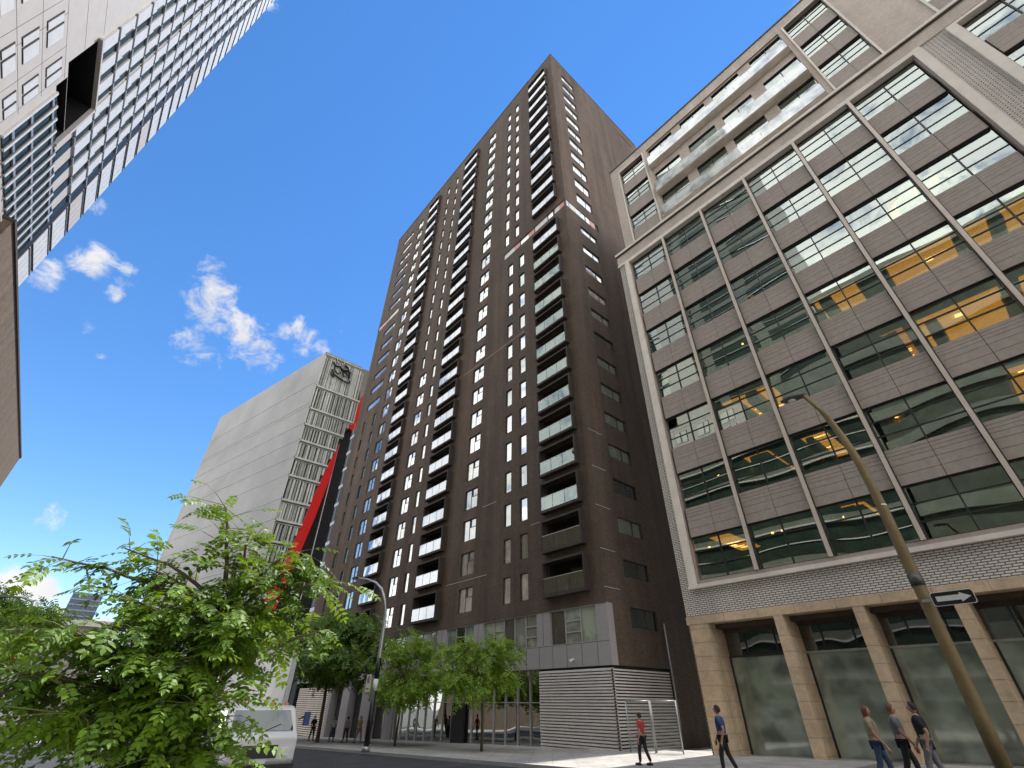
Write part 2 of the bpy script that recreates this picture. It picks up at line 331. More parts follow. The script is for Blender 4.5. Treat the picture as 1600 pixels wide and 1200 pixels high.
def wall_holes(mb, axis, pos, u0, u1, z0, z1, holes, depth, k, kr=None, sign=1, backs=None):
    """wall face in the plane axis=pos with rectangular holes (ua,ub,za,zb); reveals go 'depth' inwards (sign = inward direction)"""
    us = sorted({u0, u1, *[h[0] for h in holes], *[h[1] for h in holes]}); us = [u for u in us if u0 <= u <= u1]
    kr = kr or k
    def P(u, z, d=0):
        return (u, pos + d * sign, z) if axis == 'y' else (pos + d * sign, u, z)
    # column-wise strips
    for a, b in zip(us[:-1], us[1:]):
        mid = (a + b) / 2
        hs = sorted([(h[2], h[3]) for h in holes if h[0] < mid < h[1]])
        z = z0
        for za, zb in hs:
            if za > z: mb.face([P(a, z), P(b, z), P(b, za), P(a, za)], k)
            z = max(z, zb)
        if z < z1: mb.face([P(a, z), P(b, z), P(b, z1), P(a, z1)], k)
    for (a, b, za, zb) in holes:
        mb.face([P(a, za), P(b, za), P(b, za, depth), P(a, za, depth)], kr)
        mb.face([P(a, zb), P(b, zb), P(b, zb, depth), P(a, zb, depth)], kr)
        mb.face([P(a, za), P(a, zb), P(a, zb, depth), P(a, za, depth)], kr)
        mb.face([P(b, za), P(b, zb), P(b, zb, depth), P(b, za, depth)], kr)
def gz(x): return max(-4.0, min(1.5, 0.025 * x + .05))

# ------------------------------------------------------------------ ground, road, pavements
def strip(name, y0, y1, dz, k, xs, t=0):
    mb = MB()
    for a, b in zip(xs[:-1], xs[1:]):
        mb.face([(a, y0, gz(a) + dz), (b, y0, gz(b) + dz), (b, y1, gz(b) + dz), (a, y1, gz(a) + dz)], k)
        if t:
            for y in (y0, y1): mb.face([(a, y, gz(a) + dz - t), (b, y, gz(b) + dz - t), (b, y, gz(b) + dz), (a, y, gz(a) + dz)], 'kerb')
    return struct(mb.build(name))
XS = [-1500, -162, 58, 1500]
strip('ground', -1500, 1500, -.03, 'ground', XS)
strip('road', 3.5, 16.0, 0.0, 'asphalt', [-162, 58, 200])
strip('pavement', -16, 3.2, .13, 'pave', [-162, 58, 200])
strip('pavement', 16.3, 27.5, .13, 'pave', [-162, 58, 200])
strip('kerb', 3.2, 3.5, .134, 'kerb', [-162, 58, 200], .15)
strip('kerb', 16.0, 16.3, .134, 'kerb', [-162, 58, 200], .15)
mb = MB()
x = -150
while x < 60:
    mb.face([(x, 9.68, gz(x) + .006), (x + 3, 9.68, gz(x + 3) + .006), (x + 3, 9.82, gz(x + 3) + .006), (x, 9.82, gz(x) + .006)], 'paint'); x += 7
struct(mb.build('road_marking'))

# ------------------------------------------------------------------ brown tower
TX0, TX1, TY, TYB = -70.2, -19.8, 25.0, 48.5
T = [9.93 + 3.0 * k for k in range(10)] + [40.3, 43.6, 47.0, 50.1] + [53.6 + 3.36 * j for j in range(11)]
tw = thing('apartment_tower', 'tall dark brown brick apartment tower with stacked balconies and a grey panelled base', 'apartment building', (-45, 25, -1))
fw, sw = [], []      # (kind, u0, u1, z0, z1)
for i, t in enumerate(T):
    up = i >= 14; h = 1.93 if i < 10 else 2.1 if not up else 2.25
    if i == 13: fw += [('A', -35.9, -33.9, t - h, t)]
    if i != 13:
        fw += [('A', -35.9, -33.9, t - h, t)]
        if not up: fw += [('J', -27.85, -26.92, t - h, t), ('I', -29.88, -28.97, t - h, t)]
        else: fw += [('J', -28.65, -27.82, t - h, t), ('I', -30.68, -29.82, t - h, t)]
    if i <= 10: fw += [('C', -49.38, -47.45, t - h, t), ('B', -45.98, -45.08, t - h, t)]
    else: fw += [('B', -49.3, -48.5, t - h, t), ('B', -46.35, -45.55, t - h, t)]
    fw += [('F', -60.35, -58.22, t - h, t)]
    if i <= 10: fw += [('G', -63.38, -62.52, t - h, t), ('G', -67.08, -66.33, t - h, t)]
    else: fw += [('W', -66.9, -62.4, t - 1.25, t)]
    if i != 13: sw += [('S', 27.33, 30.2, t - (1.15 if i < 13 else 1.85) + .05, t + .05)]
sw += [('S', 27.41, 30.35, 5.75, 6.97)]
fw = [w for w in fw if not (w[0] == 'W' and 62 < w[4] < 64.5)]
BALC = [('K', -24.95, -20.9, 5), ('D', -42.9, -38.7, 4), ('E', -55.4, -51.6, 4)]
bh = []; bal = []
for i, t in enumerate(T):
    for nm, a, b, n in BALC:
        if nm == 'K' and i == 13: continue
        if nm == 'E' and t > 86: pass
        B = t - 2.15 if i < 14 else t - 2.25
        H = 2.42 if i < 10 else 2.6 if i < 14 else 2.72
        bal.append((nm, a, b, B, B + H, i)); bh.append((a + .16, b - .16, B + .22, B + H - .14))
band = [(-30.8, TX1, 48.87, 50.0)]
BZ = [(48.87, 50.0)]
wall = MB()
holes = [w[1:] for w in fw] + bh + [(-30.8, TX1, 48.87, 50.0), (TX0, -62.1, 62.55, 63.75)]
wall_holes(wall, 'y', TY, TX0, TX1, 7.0, 91.2, holes, .17, 'brown')
sholes = [w[1:] for w in sw] + [(TY, 30.9, 48.87, 50.0)]
wall_holes(wall, 'x', TX1, TY + .65, TYB, 3.62, 91.2, [h for h in sholes if h[0] > TY + .1] + [(TY + .65, 30.9, 48.87, 50.0)], .2, 'brown', sign=-1)
wall_holes(wall, 'x', TX1, TY, TY + .65, 7.0, 91.2, [(TY, TY + .65, 48.87, 50.0)], .2, 'brown', sign=-1)
wall.box(TX1 - .26, TX1 - .01, TY + .66, 30.9, 48.0, 48.88, 'brown', skip='r')
wall.face([(TX0, TY, 7.0), (TX0, TYB, 7.0), (TX0, TYB, 91.2), (TX0, TY, 91.2)], 'brown')
wall.face([(TX0, TYB, -5), (TX1, TYB, -5), (TX1, TYB, 91.2), (TX0, TYB, 91.2)], 'brown')
wall.face([(TX0, TY, 91.2), (TX1, TY, 91.2), (TX1, TYB, 91.2), (TX0, TYB, 91.2)], 'browndark')
# rear end of the flank wall runs down to the alley
wall.face([(TX1, 30.9, -5), (TX1, TYB, -5), (TX1, TYB, 3.62), (TX1, 30.9, 3.62)], 'brown')
wall.face([(TX0, TY, 7.0), (TX1, TY, 7.0), (TX1, TY + .6, 7.0), (TX0, TY + .6, 7.0)], 'browndark')
wall.build('wall', tw)
# inner core so that no light leaks through the openings
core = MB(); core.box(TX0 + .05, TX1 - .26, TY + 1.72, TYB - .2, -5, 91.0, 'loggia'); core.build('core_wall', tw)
# roof edge flashing and roof slots
p = MB(); p.box(TX0 - .06, -25.3, TY - .07, TY + .2, 91.2, 91.42, 'dframe'); p.box(TX0 - .06, TX0 + .2, TY + .21, TYB, 91.2, 91.42, 'dframe'); p.box(-25.29, TX1 + .03, TY - .03, TY + .2, 91.2, 91.3, 'browndark'); p.box(TX1 - .2, TX1 + .04, TY + .21, TYB, 91.2, 91.32, 'dframe')
p.build('roof_edge', tw)
p = MB(); p.box(TX1 + .003, TX1 + .03, 26.8, 31.8, 89.7, 90.0, 'black'); p.box(TX1 + .003, TX1 + .05, 43.0, 46.5, 88.3, 88.6, 'black'); p.build('roof_slot', tw)
# movement joints in the brickwork
p = MB()
for z, a, b in [(10.55, -38, -32), (13.4, -26.5, -25.5), (34.3, -38, -27), (16.6, -33, -31)]:
    p.box(a, b, TY - .004, TY + .01, z, z + .025, 'frame')
for z in (10.3, 13.3, 16.3, 19.4, 7.9): p.box(TX1 - .01, TX1 + .004, TY, TY + 1.6, z, z + .025, 'frame')
p.build('brick_joint', tw)
def glasspick(i, u, kind):
    r = random.Random(int(i * 131 + u * 17)).random()
    if kind == 'S':
        if i < 5: return 'wind' if r < .5 else 'wing'  # low flank panes: mirrored dark green building put into the glass colour
        if i < 9: return 'wing' if r < .6 else 'wind'
        return 'winw'
    if kind in 'GB' and u < -60: return 'wing' if r < .6 else 'wind'
    if kind in 'IJ' and i < 6: return 'wing' if r < .3 else 'winw' if r < .93 else 'wind'
    return 'winw' if r < .72 else 'winb' if r < .88 else 'winc' if r < .95 else 'wing'
def win_geo(fr, pn, kind, u0, u1, z0, z1, i, side=False):
    d = .12
    def bx(m, a, b, za, zb, k, off=0, th=.05):
        if side: m.box(TX1 - d - off - th, TX1 - d - off, a, b, za, zb, k)
        else: m.box(a, b, TY + d + off, TY + d + off + th, za, zb, k)
    g = glasspick(i, u0, kind)
    f = .05
    bx(fr, u0, u0 + f, z0, z1, 'dframe'); bx(fr, u1 - f, u1, z0, z1, 'dframe'); bx(fr, u0 + f, u1 - f, z0, z0 + f, 'dframe'); bx(fr, u0 + f, u1 - f, z1 - f, z1, 'dframe')
    w = u1 - u0
    if kind in ('A', 'C', 'F'):
        a = u0 + w * .44; b = u0 + w * .60; zc = z0 + (z1 - z0) * .60
        bx(fr, a, a + .06, z0 + f, z1 - f, 'dframe'); bx(fr, a + .06, u1 - f, zc, zc + .06, 'dframe')
        bx(fr, a + .06, b, zc + .06, z1 - f, 'black')
        bx(pn, u0 + f, a, z0 + f, z1 - f, g, .02, .01); bx(pn, b, u1 - f, zc + .06, z1 - f, g, .02, .01); bx(pn, a + .06, u1 - f, z0 + f, zc, g, .02, .01)
        if kind == 'F' and i < 10:
            bx(fr, a + .062, b, z0 + f + .002, zc - .002, 'black')
    elif kind in ('S', 'W'):
        a = u0 + w * (.60 if kind == 'S' else .75)
        bx(fr, a, a + .12, z0 + f, z1 - f, 'dframe')
        bx(pn, u0 + f, a, z0 + f, z1 - f, g, .02, .01); bx(pn, a + .12, u1 - f, z0 + f, z1 - f, g, .02, .01)
    else:
        bx(pn, u0 + f, u1 - f, z0 + f, z1 - f, g, .02, .01)
allw = [(w, False) for w in fw] + [(w, True) for w in sw]
def appar(w, s):
    c = Vector((TX1, w[1], w[3])) if s else Vector((w[1], TY, w[3]))
    d = (c - EYE).length; return (w[2] - w[1]) * (w[4] - w[3]) / d ** 2 * abs((c - EYE).normalized()[0 if s else 1])
allw.sort(key=lambda q: -appar(*q))
restf, restp = MB(), MB()
for n, (w, s) in enumerate(allw):
    i = min(range(25), key=lambda j: abs(T[j] - w[4])) if w[4] > 8 else 0
    if n < 100:
        a, b = MB(), MB(); win_geo(a, b, *w, i, s)
        o = a.build('window', tw, (TX1, w[1], w[3]) if s else (w[1], TY, w[3])); b.build('pane', o)
    else: win_geo(restf, restp, *w, i, s)
o = stuff(restf.build('window', tw)); stuff(restp.build('pane', o))
# pale band of panels that wraps the corner
p = MB(); y = TY + .12
segs = [(-30.78, -28.85, 'white'), (-28.83, -27.78, 'pink'), (-27.58, -26.15, 'paleglass'), (-26.12, -25.12, 'pink'), (-24.95, -22.85, 'white'), (-22.65, -21.9, 'paleglass'), (-21.62, -20.85, 'white'), (-20.83, TX1 - .1, 'pink')]
for a, b, k in segs: q = MB(); q.box(a, b, y, y + .05, 48.89, 49.98, k); q.build('band_panel', tw, (a, TY, 49))
p.box(-30.8, TX1 - .16, y + .05, y + .1, 48.87, 50, 'black')
for a, b, k in [(TY + .12, 26.9, 'white'), (26.92, 28.4, 'paleglass'), (28.6, 29.3, 'paleglass'), (29.42, 30.3, 'pink')]: q = MB(); q.box(TX1 - .1, TX1 - .05, a, b, 48.89, 49.98, k); q.build('band_panel', tw, (TX1, a, 49))
p.box(TX1 - .2, TX1 - .11, TY + .26, 30.9, 48.885, 49.99, 'black')
for a, b, k in [(TX0 + .05, -67.0, 'pink'), (-66.8, -65.9, 'paleglass'), (-65.75, -62.15, 'white')]: q = MB(); q.box(a, b, y, y + .05, 62.57, 63.73, k); q.build('band_panel', tw, (a, TY, 63))
p.box(TX0 + .04, -62.1, y + .05, y + .1, 62.55, 63.75, 'black')
p.build('band_recess', tw)
# balconies
rng = random.Random(3)
for nm, a, b, z0, z1, i in bal:
    F = TY - .5; m = MB()
    m.box(a, b, F, TY - .003, z0, z0 + .2, 'box'); m.box(a, b, F, TY - .003, z1 - .14, z1, 'box')
    m.box(a, a + .13, F, TY - .003, z0 + .2, z1 - .14, 'box'); m.box(b - .13, b, F, TY - .003, z0 + .2, z1 - .14, 'box')
    o = m.build('balcony', tw, (a, TY, z0))
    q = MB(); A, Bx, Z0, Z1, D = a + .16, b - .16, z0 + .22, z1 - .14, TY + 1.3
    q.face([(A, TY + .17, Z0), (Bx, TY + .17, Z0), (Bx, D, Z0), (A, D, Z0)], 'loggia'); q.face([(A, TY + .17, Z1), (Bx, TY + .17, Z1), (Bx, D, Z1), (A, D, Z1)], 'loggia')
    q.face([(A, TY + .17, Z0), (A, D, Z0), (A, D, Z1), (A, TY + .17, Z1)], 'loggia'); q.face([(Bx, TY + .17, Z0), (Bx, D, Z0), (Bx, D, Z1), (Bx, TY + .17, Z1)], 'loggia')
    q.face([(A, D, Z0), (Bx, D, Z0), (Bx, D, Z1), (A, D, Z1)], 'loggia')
    w = Bx - A; gk = 'winw' if (nm != 'K' or i > 12) else 'wing'
    for u, v in ((.30, .58), (.66, .97)):
        q.box(A + w * u, A + w * v, D - .06, D - .02, Z0 + .12, Z1 - .25, gk)
    q.box(A + w * .59, A + w * .65, D - .08, D - .02, Z0 + .05, Z1 - .1, 'dframe'); q.box(A + w * .30, A + w * .97, D - .09, D - .062, Z0 + 1.35, Z0 + 1.40, 'dframe')
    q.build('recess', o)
    r = MB(); gl = 'railg' if (nm == 'K' and i < 12) else 'rail'
    n = 3; pw = (b - a - .28) / n
    zr = z0 + 1.22
    for j in range(n): r.box(a + .15 + j * pw, a + .13 + (j + 1) * pw, F + .03, F + .045, z0 + .22, zr, gl)
    r.box(a + .14, b - .14, F + .02, F + .06, zr + .002, zr + .04, 'alu')
    for j in range(1, n): r.box(a + .14 + j * pw - .012, a + .14 + j * pw + .012, F + .018, F + .05, z0 + .21, zr, 'dframe')
    r.build('railing', o)
    if (nm, i) in (('D', 0), ('E', 0), ('K', 4), ('D', 5)):
        q = MB(); q.box(a + .2, a + .2 + (b - a) * .42, F + .07, F + .09, z0 + .24, zr - .03, 'paleglass' if nm != 'K' else 'frame'); q.build('privacy_screen', o)
# pieces of balcony furniture and a screen on single balconies
# glazed bay on the far edge
g = MB(); zt = 40.8
g.box(-71.7, TX0 - .01, TY + .05, TY + 3, gz(-71) - 1, zt, 'gdark')
z = 6.0
while z < zt - .2:
    g.box(-71.76, TX0 + .0, TY + .0, TY + .049, z, z + .5, 'alu'); g.box(-71.0, -70.94, TY + .0, TY + .049, z + .5, z + 3.0, 'alu'); z += 3.0
g.build('glazed_bay', tw)
# grey base: panels, windows, shopfront, louvres
b = MB()
groups = [(-24.85, -20.75), (-32.25, -26.15), (-37.35, -33.5), (-42.65, -38.8), (-49.0, -44.1), (-55.2, -50.3), (-61.4, -56.5), (-67.5, -62.6)]
wall_holes(b, 'y', TY + .04, TX0, TX1, 3.62, 7.0, [(a, c, 4.93, 6.93) for a, c in groups], .2, 'grey')
wall_holes(b, 'x', TX1 - .01, TY + .04, TY + .65, 3.62, 7.0, [], .1, 'grey', sign=-1)
b.face([(TX0, TY + .04, 3.62), (TX1, TY + .04, 3.62), (TX1, TY + .5, 3.62), (TX0, TY + .5, 3.62)], 'joint')
x = TX1 - 1.02
while x > TX0:
    b.box(x - .012, x + .012, TY + .034, TY + .041, 3.63, 4.9, 'joint')
    x -= 1.28
b.box(TX0, TX1, TY + .034, TY + .0405, 4.88, 4.9, 'joint')
for a, c in zip([g_[1] for g_ in groups[1:]], [g_[0] for g_ in groups]):
    if c - a > 1.0: b.box((a + c) / 2 - .012, (a + c) / 2 + .012, TY + .034, TY + .041, 4.95, 6.98, 'joint')
b.build('base_cladding', tw)
for gi, (a, c) in enumerate(groups):
    f, pn = MB(), MB(); n = max(3, round((c - a) / 1.28)); w = (c - a) / n
    Y = TY + .2
    for j in range(n + 1): f.box(a + j * w - .035, a + j * w + .035, Y - .06, Y + .02, 4.93, 6.93, 'alu')
    f.box(a, c, Y - .05, Y + .02, 4.9, 4.96, 'alu')
    for j in range(n):
        lad = (j == n // 2) if gi == 0 else (j % 3 == 1)
        if gi == 1: lad = j in (1, 4)
        if lad:
            for zz in (5.55, 6.2): f.box(a + j * w + .036, a + (j + 1) * w - .036, Y - .05, Y + .02, zz, zz + .07, 'alu')
        pn.box(a + j * w + .03, a + (j + 1) * w - .03, Y + .03, Y + .04, 4.97, 6.93, 'wind' if gi == 0 or (gi == 1 and j > 2) else 'shopb')if False else pn.box(a + j * w + .03, a + (j + 1) * w - .03, Y + .03, Y + .04, 4.97, 6.93, 'rglass2' if (gi + j) % 3 else 'wind')
    o = f.build('window', tw, (a, TY, 4.93)); pn.build('pane', o)
# shopfront
f, pn = MB(), MB(); Y = TY + .55
x = -26.1; k = 0
while x > -45.5:
    f.box(x - .04, x + .04, Y - .1, Y + .02, -2.2, 3.6, 'alu')
    pn.box(x - 1.24, x - .045, Y + .0, Y + .02, -2.2, 1.75, 'shop'); pn.box(x - 1.24, x - .045, Y + .0, Y + .02, 1.82, 3.58, 'shop')
    x -= 1.29; k += 1
f.box(-45.6, -26.06, Y - .101, Y + .02, 1.755, 1.815, 'alu'); f.box(-45.6, -26.0, Y - .1, Y + .02, 3.585, 3.62, 'alu')
o = f.build('shopfront', tw); pn.build('pane', o)
i_ = MB(); i_.box(-46, -26, TY + 1.66, TY + 1.7, -2.5, 3.6, 'room'); i_.box(-46, -26, TY + .6, TY + 1.65, 3.3, 3.4, 'ceil')
for x in (-44.5, -41.2, -37.9, -34, -30.5, -28): i_.box(x, x + .5, TY + 1.2, TY + 1.35, 3.24, 3.29, 'lamp')
i_.box(-39.6, -36.4, TY + 1.3, TY + 1.4, .5, 1.9, 'redsign'); i_.box(-36.2, -34.6, TY + .3, TY + .5, -2, 1.72, 'black'); i_.box(-38.6, -37.3, TY + 1.27, TY + 1.29, 1.0, 1.35, 'white')
i_.build('shop_interior', tw)
c = MB(); c.box(-38.2, -33.2, TY - 1.5, TY + .03, 3.75, 3.98, 'white'); c.box(-38.0, -33.4, TY - 1.4, TY - .02, 3.70, 3.745, 'grey'); c.build('canopy', tw)
# louvred plant room on the corner
l = MB(); l.box(-26.02, TX1 - .13, TY + .12, TY + .2, -2, 3.6, 'black'); l.box(TX1 - .2, TX1 - .12, TY + .13, 30.85, -2, 3.6, 'black')
z = -1.6
while z < 3.5:
    l.prism([(TY + .0, z), (TY + .11, z + .09), (TY + .11, z + .13), (TY - .0, z + .085)], 'x', -25.98, TX1, 'slat')
    l.prism([(TX1, z), (TX1 - .11, z + .09), (TX1 - .11, z + .12), (TX1, z + .055)], 'y', TY + .0, 30.8, 'slat') if False else None
    l.box(TX1 - .11, TX1, TY + .0, 30.8, z + .002, z + .085, 'slat'); z += .155
l.build('louvre', tw)
# dark entrance portals with grey piers, and a beige louvre, on the far part
d = MB(); d.box(TX0, -46.0, TY + .9, TY + 1.0, -4, 3.6, 'wind')
for a, c in [(-46.6, -45.7), (-51.6, -49.8), (-56.3, -54.6), (-59.9, -59.2)]: d.box(a, c, TY + .1, TY + .95, -4, 3.6, 'grey')
z = -3
while z < 3.2: d.box(-69.6, -59.95, TY + .3, TY + .4, z, z + .13, 'frame'); z += .2
d.build('entrance_portal', tw)
c = MB(); c.tube([(TX1 + .08, 30.95, gz(TX1)), (TX1 + .08, 30.95, 6.3)], .055, 'galv'); c.build('drainpipe', tw)
c = MB(); c.box(-22.95, -22.8, TY - .12, TY + .03, 3.98, 4.08, 'white'); c.tube([(-22.87, TY - .12, 4.03), (-22.87, TY - .2, 3.98)], .04, 'alu'); c.tube([(-22.87, TY - .2, 4.02), (-22.87, TY - .2, 3.93), (-22.87, TY - .2, 3.86)], [.11, .11, .05], 'white', 12)
o = c.build('security_camera', None, (-22.87, 24.9, 4)); tag(o, 'small round white security camera fixed on the grey panels above the louvres', 'camera')

# ------------------------------------------------------------------ office block on the right
RY = 25.0; RX0 = -14.5; RXE = 34.0
ob = thing('office_building', 'pale stone and grey office block with wide glazed bays above tan stone piers', 'office building', (5, 25, 0))
SP = [9.55 + 3.925 * k for k in range(6)]     # lower edges of spandrels
rows = [7.27] + [s + 1.68 for s in SP]        # lower edge of each glass row
tops = SP + [33.1]
mu = [-10.12, -6.72, -3.27, .20, 3.62]
bays = [(-13.42, -10.12), (-10.12, -6.72), (-6.72, -3.27), (-3.27, .20), (.20, 3.62), (3.62, 7.0)]
bays2 = [(9.12 + 3.43 * k, 9.12 + 3.43 * (k + 1)) for k in range(6)]
cnt = 0
wd = MB()  # walls
wall_holes(wd, 'y', RY + .06, RX0, 9.0, 5.55, 35.0, [(-13.9, 7.5, 6.85, 33.4)], .5, 'wbrick')
wall_holes(wd, 'y', RY + .06, 9.0, RXE, 5.55, 35.0, [(9.001, 9.1 + 3.43 * 6, 6.85, 33.4)], .5, 'wbrick')
for a, b_ in [((RX0, RY + .06), (RX0, 50)), ((RX0, 50), (RXE, 50)), ((RXE, RY + .06), (RXE, 50))]:
    wd.face([(a[0], a[1], -5), (b_[0], b_[1], -5), (b_[0], b_[1], 35), (a[0], a[1], 35)], 'wbrick')
wd.face([(RX0, RY + .06, 35), (RXE, RY + .06, 35), (RXE, 50, 35), (RX0, 50, 35)], 'slate')
wd.build('wall', ob)
# cornice of fine corduroy brick with a stone lip top and bottom
c = MB(); c.box(RX0 - .1, RXE, RY - .02, RY + .06, 33.62, 34.78, 'tex'); c.box(RX0 - .16, RXE, RY - .16, RY + .3, 34.78, 35.02, 'frame'); c.box(RX0 - .12, 7.5, RY - .07, RY + .06, 33.42, 33.62, 'frame')
c.box(RX0 - .14, RXE, RY - .12, RY - .021, 34.66, 34.779, 'browndark'); c.build('cornice', ob)
# deep picture frames round the glazing
def picture(x0, x1, z0, z1, kside='frame'):
    c = MB()
    for a, b_ in ((x0, x0 + .42), (x1 - .42, x1)):
        c.box(a, b_, RY - .12, RY + .3, z0 + .2, z1 - .2, kside)
    c.box(x0 + .421, x0 + .50, RY + .04, RY + .42, z0 + .4, z1 - .2, 'slate'); c.box(x1 - .50, x1 - .421, RY + .04, RY + .42, z0 + .4, z1 - .2, 'slate')
    c.box(x0, x1, RY - .12, RY + .3, z1 - .2, z1, kside); c.box(x0 - .05, x1 + .05, RY - .18, RY + .3, z0, z0 + .19, 'frame')
    c.box(x0 + .421, x1 - .421, RY + .02, RY + .4, z0 + .191, z0 + .4, 'slate')
    return c.build('window_surround', ob)
picture(-13.9, 7.5, 6.86, 33.4); picture(8.68, 30.2, 6.86, 33.4)
def mull(x, z0, z1, y=RY):
    c = MB(); c.box(x - .085, x + .085, y - .12, y + .30, z0, z1, 'mull'); c.box(x - .13, x - .086, y + .0, y + .3, z0, z1, 'dframe'); c.box(x + .086, x + .13, y + .0, y + .3, z0, z1, 'dframe')
    c.build('mullion', ob)
for x in mu + [b_[1] for b_ in bays2[:-1]]: mull(x, 7.27, 33.19)
def bay_window(a, b_, z0, z1, glassk, y=RY, nbar=2):
    f, pn = MB(), MB(); Y = y + .26; m = (a + b_) / 2
    f.box(a, b_, Y - .05, Y + .05, z0, z0 + .06, 'dframe'); f.box(a, b_, Y - .05, Y + .05, z1 - .06, z1, 'dframe')
    f.box(m - .03, m + .03, Y - .06, Y + .05, z0 + .06, z1 - .06, 'dframe')
    hh = (z1 - z0) / (nbar + 1)
    for j in range(1, nbar + 1):
        f.box(a, m - .031, Y - .04, Y + .05, z0 + hh * j - .025, z0 + hh * j + .025, 'dframe'); f.box(m + .031, b_, Y - .04, Y + .05, z0 + hh * j - .025, z0 + hh * j + .025, 'dframe')
    pn.box(a + .02, m - .03, Y, Y + .012, z0 + .06, z1 - .06, glassk); pn.box(m + .03, b_ - .02, Y, Y + .012, z0 + .06, z1 - .06, glassk)
    o = f.build('window', ob, (a, RY, z0)); pn.build('pane', o)
def spandrel(a, b_, z0, z1, y=RY, n=6):
    c = MB(); m = (a + b_) / 2; h = (z1 - z0) / n
    c.box(a + .1, b_ - .1, y + .10, y + .4, z0, z1, 'joint')
    for (p0, p1) in ((a + .135, m - .012), (m + .012, b_ - .135)):
        z = z0
        for j, fr_ in enumerate((.28, .25, .16, .11, .1, .1)):
            zz = z + fr_ * (z1 - z0); c.box(p0, p1, y + .06, y + .10, z + .008, zz - .008, 'slate'); z = zz
    c.build('spandrel', ob)
for bi, (a, b_) in enumerate(bays + bays2[:2]):
    for r in range(7):
        bay_window(a + .08, b_ - .08, rows[r], tops[r], 'rglass')
        if r < 6: spandrel(a, b_, SP[r], rows[r + 1])
for bi, (a, b_) in enumerate(bays2[2:]):
    for r in range(6): spandrel(a, b_, SP[r], rows[r + 1])
c = MB(); c.box(bays2[2][0], bays2[-1][1], RY + .26, RY + .28, 7.27, 33.1, 'rglass'); c.build('glazing', ob)
# rooms behind the glass
rm = MB(); D = RY + 5.5
rr = random.Random(11)
for r in range(7):
    z0 = rows[r] - .7; z1 = tops[r] + .15
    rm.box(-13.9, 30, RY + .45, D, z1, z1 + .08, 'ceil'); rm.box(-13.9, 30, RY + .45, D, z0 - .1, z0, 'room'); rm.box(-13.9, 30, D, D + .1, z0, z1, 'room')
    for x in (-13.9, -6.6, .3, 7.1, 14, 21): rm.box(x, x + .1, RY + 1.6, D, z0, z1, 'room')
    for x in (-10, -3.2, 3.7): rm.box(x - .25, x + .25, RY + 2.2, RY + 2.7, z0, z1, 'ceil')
rm.build('interior', ob)
li = MB()
# timber ceilings, lamplit ones glowing by themselves, and lamps in the rooms where the photograph shows them
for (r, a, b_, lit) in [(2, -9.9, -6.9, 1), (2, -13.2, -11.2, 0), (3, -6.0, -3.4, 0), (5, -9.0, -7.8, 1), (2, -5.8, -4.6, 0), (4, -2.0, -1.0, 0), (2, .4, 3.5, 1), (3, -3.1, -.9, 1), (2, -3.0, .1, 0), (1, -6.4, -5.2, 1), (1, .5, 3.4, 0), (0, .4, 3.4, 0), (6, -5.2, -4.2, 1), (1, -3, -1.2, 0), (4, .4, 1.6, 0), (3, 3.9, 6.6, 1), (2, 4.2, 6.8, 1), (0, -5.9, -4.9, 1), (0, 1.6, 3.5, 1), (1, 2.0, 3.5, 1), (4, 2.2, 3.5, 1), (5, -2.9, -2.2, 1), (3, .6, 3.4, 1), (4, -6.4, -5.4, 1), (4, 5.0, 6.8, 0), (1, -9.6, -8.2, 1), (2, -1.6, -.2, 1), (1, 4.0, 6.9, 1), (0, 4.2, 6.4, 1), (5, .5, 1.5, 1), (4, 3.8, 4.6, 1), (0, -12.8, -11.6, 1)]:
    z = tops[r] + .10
    li.box(a, b_, RY + 1.3, D - .4, z, z + .03, 'woodglow' if lit else 'wood')
    for j in range(rr.choice((1, 2, 3, 4))):
        if not lit: break
        xa = rr.uniform(a + .1, b_ - .8); yy = RY + rr.uniform(1.5, 4.6)
        if rr.random() < .6: li.box(xa, xa + rr.uniform(.5, min(1.8, b_ - xa)), yy, yy + .05, z - .05, z - .01, 'lamp')
        else: li.box(xa, xa + .3, yy, yy + .3, z - .04, z - .012, 'lamp')
    for j in range(rr.choice((0, 1, 2))):
        xa = rr.uniform(a, b_ - .6); li.box(xa, xa + rr.uniform(.3, .9), RY + rr.uniform(1.0, 1.6), D - .5, z - .7, z - .1, 'wood' if j else 'room')
for (r, x) in [(0, -5.9), (0, -5.4), (0, -12.9), (1, -11.3), (0, -9.3), (0, -8.8), (0, 2.1), (0, 2.5), (1, -2.2), (3, -7.5)]:
    z = tops[r] - .35; li.tube([(x, RY + 1.2, z), (x, RY + 1.2, z - .07)], .07, 'lamp', 8); li.tube([(x, RY + 1.2, z + .5), (x, RY + 1.2, z)], .01, 'black', 4)
li.build('lamp_and_glowing_ceiling', ob)
# stone ground floor
g = MB(); g.box(RX0 - .02, RXE, RY - .02, RY + .7, 5.2, 5.56, 'stone'); g.box(RX0 + 1.0, RXE, RY + .7, RY + 2.2, 5.0, 5.19, 'browndark')
x = -12.4
while x < RXE: g.box(x, x + .012, RY - .024, RY + .01, 5.21, 5.55, 'joint'); x += 1.72
g.build('stone_lintel', ob)
def pier(x0, x1, n):
    c = MB(); dp = 2.2
    c.box(x0, x1, RY, RY + dp, -2, 5.199, 'stone')
    z = -.6
    while z < 5.1:
        c.box(x0 - .003, x1 + .003, RY - .003, RY + dp, z, z + .006, 'browndark'); z += .62
    c.box(x1 - .004, x1 + .004, RY + .42, RY + .43, -1.5, 5.19, 'browndark')
    c.build('stone_pier', ob)
pier(RX0 + .1, -13.33, 0)
px = [(-10.0, -9.58), (-6.68, -6.27), (-3.35, -2.95)]
x = -.02
while x < RXE: px.append((x, x + .4)); x += 3.33
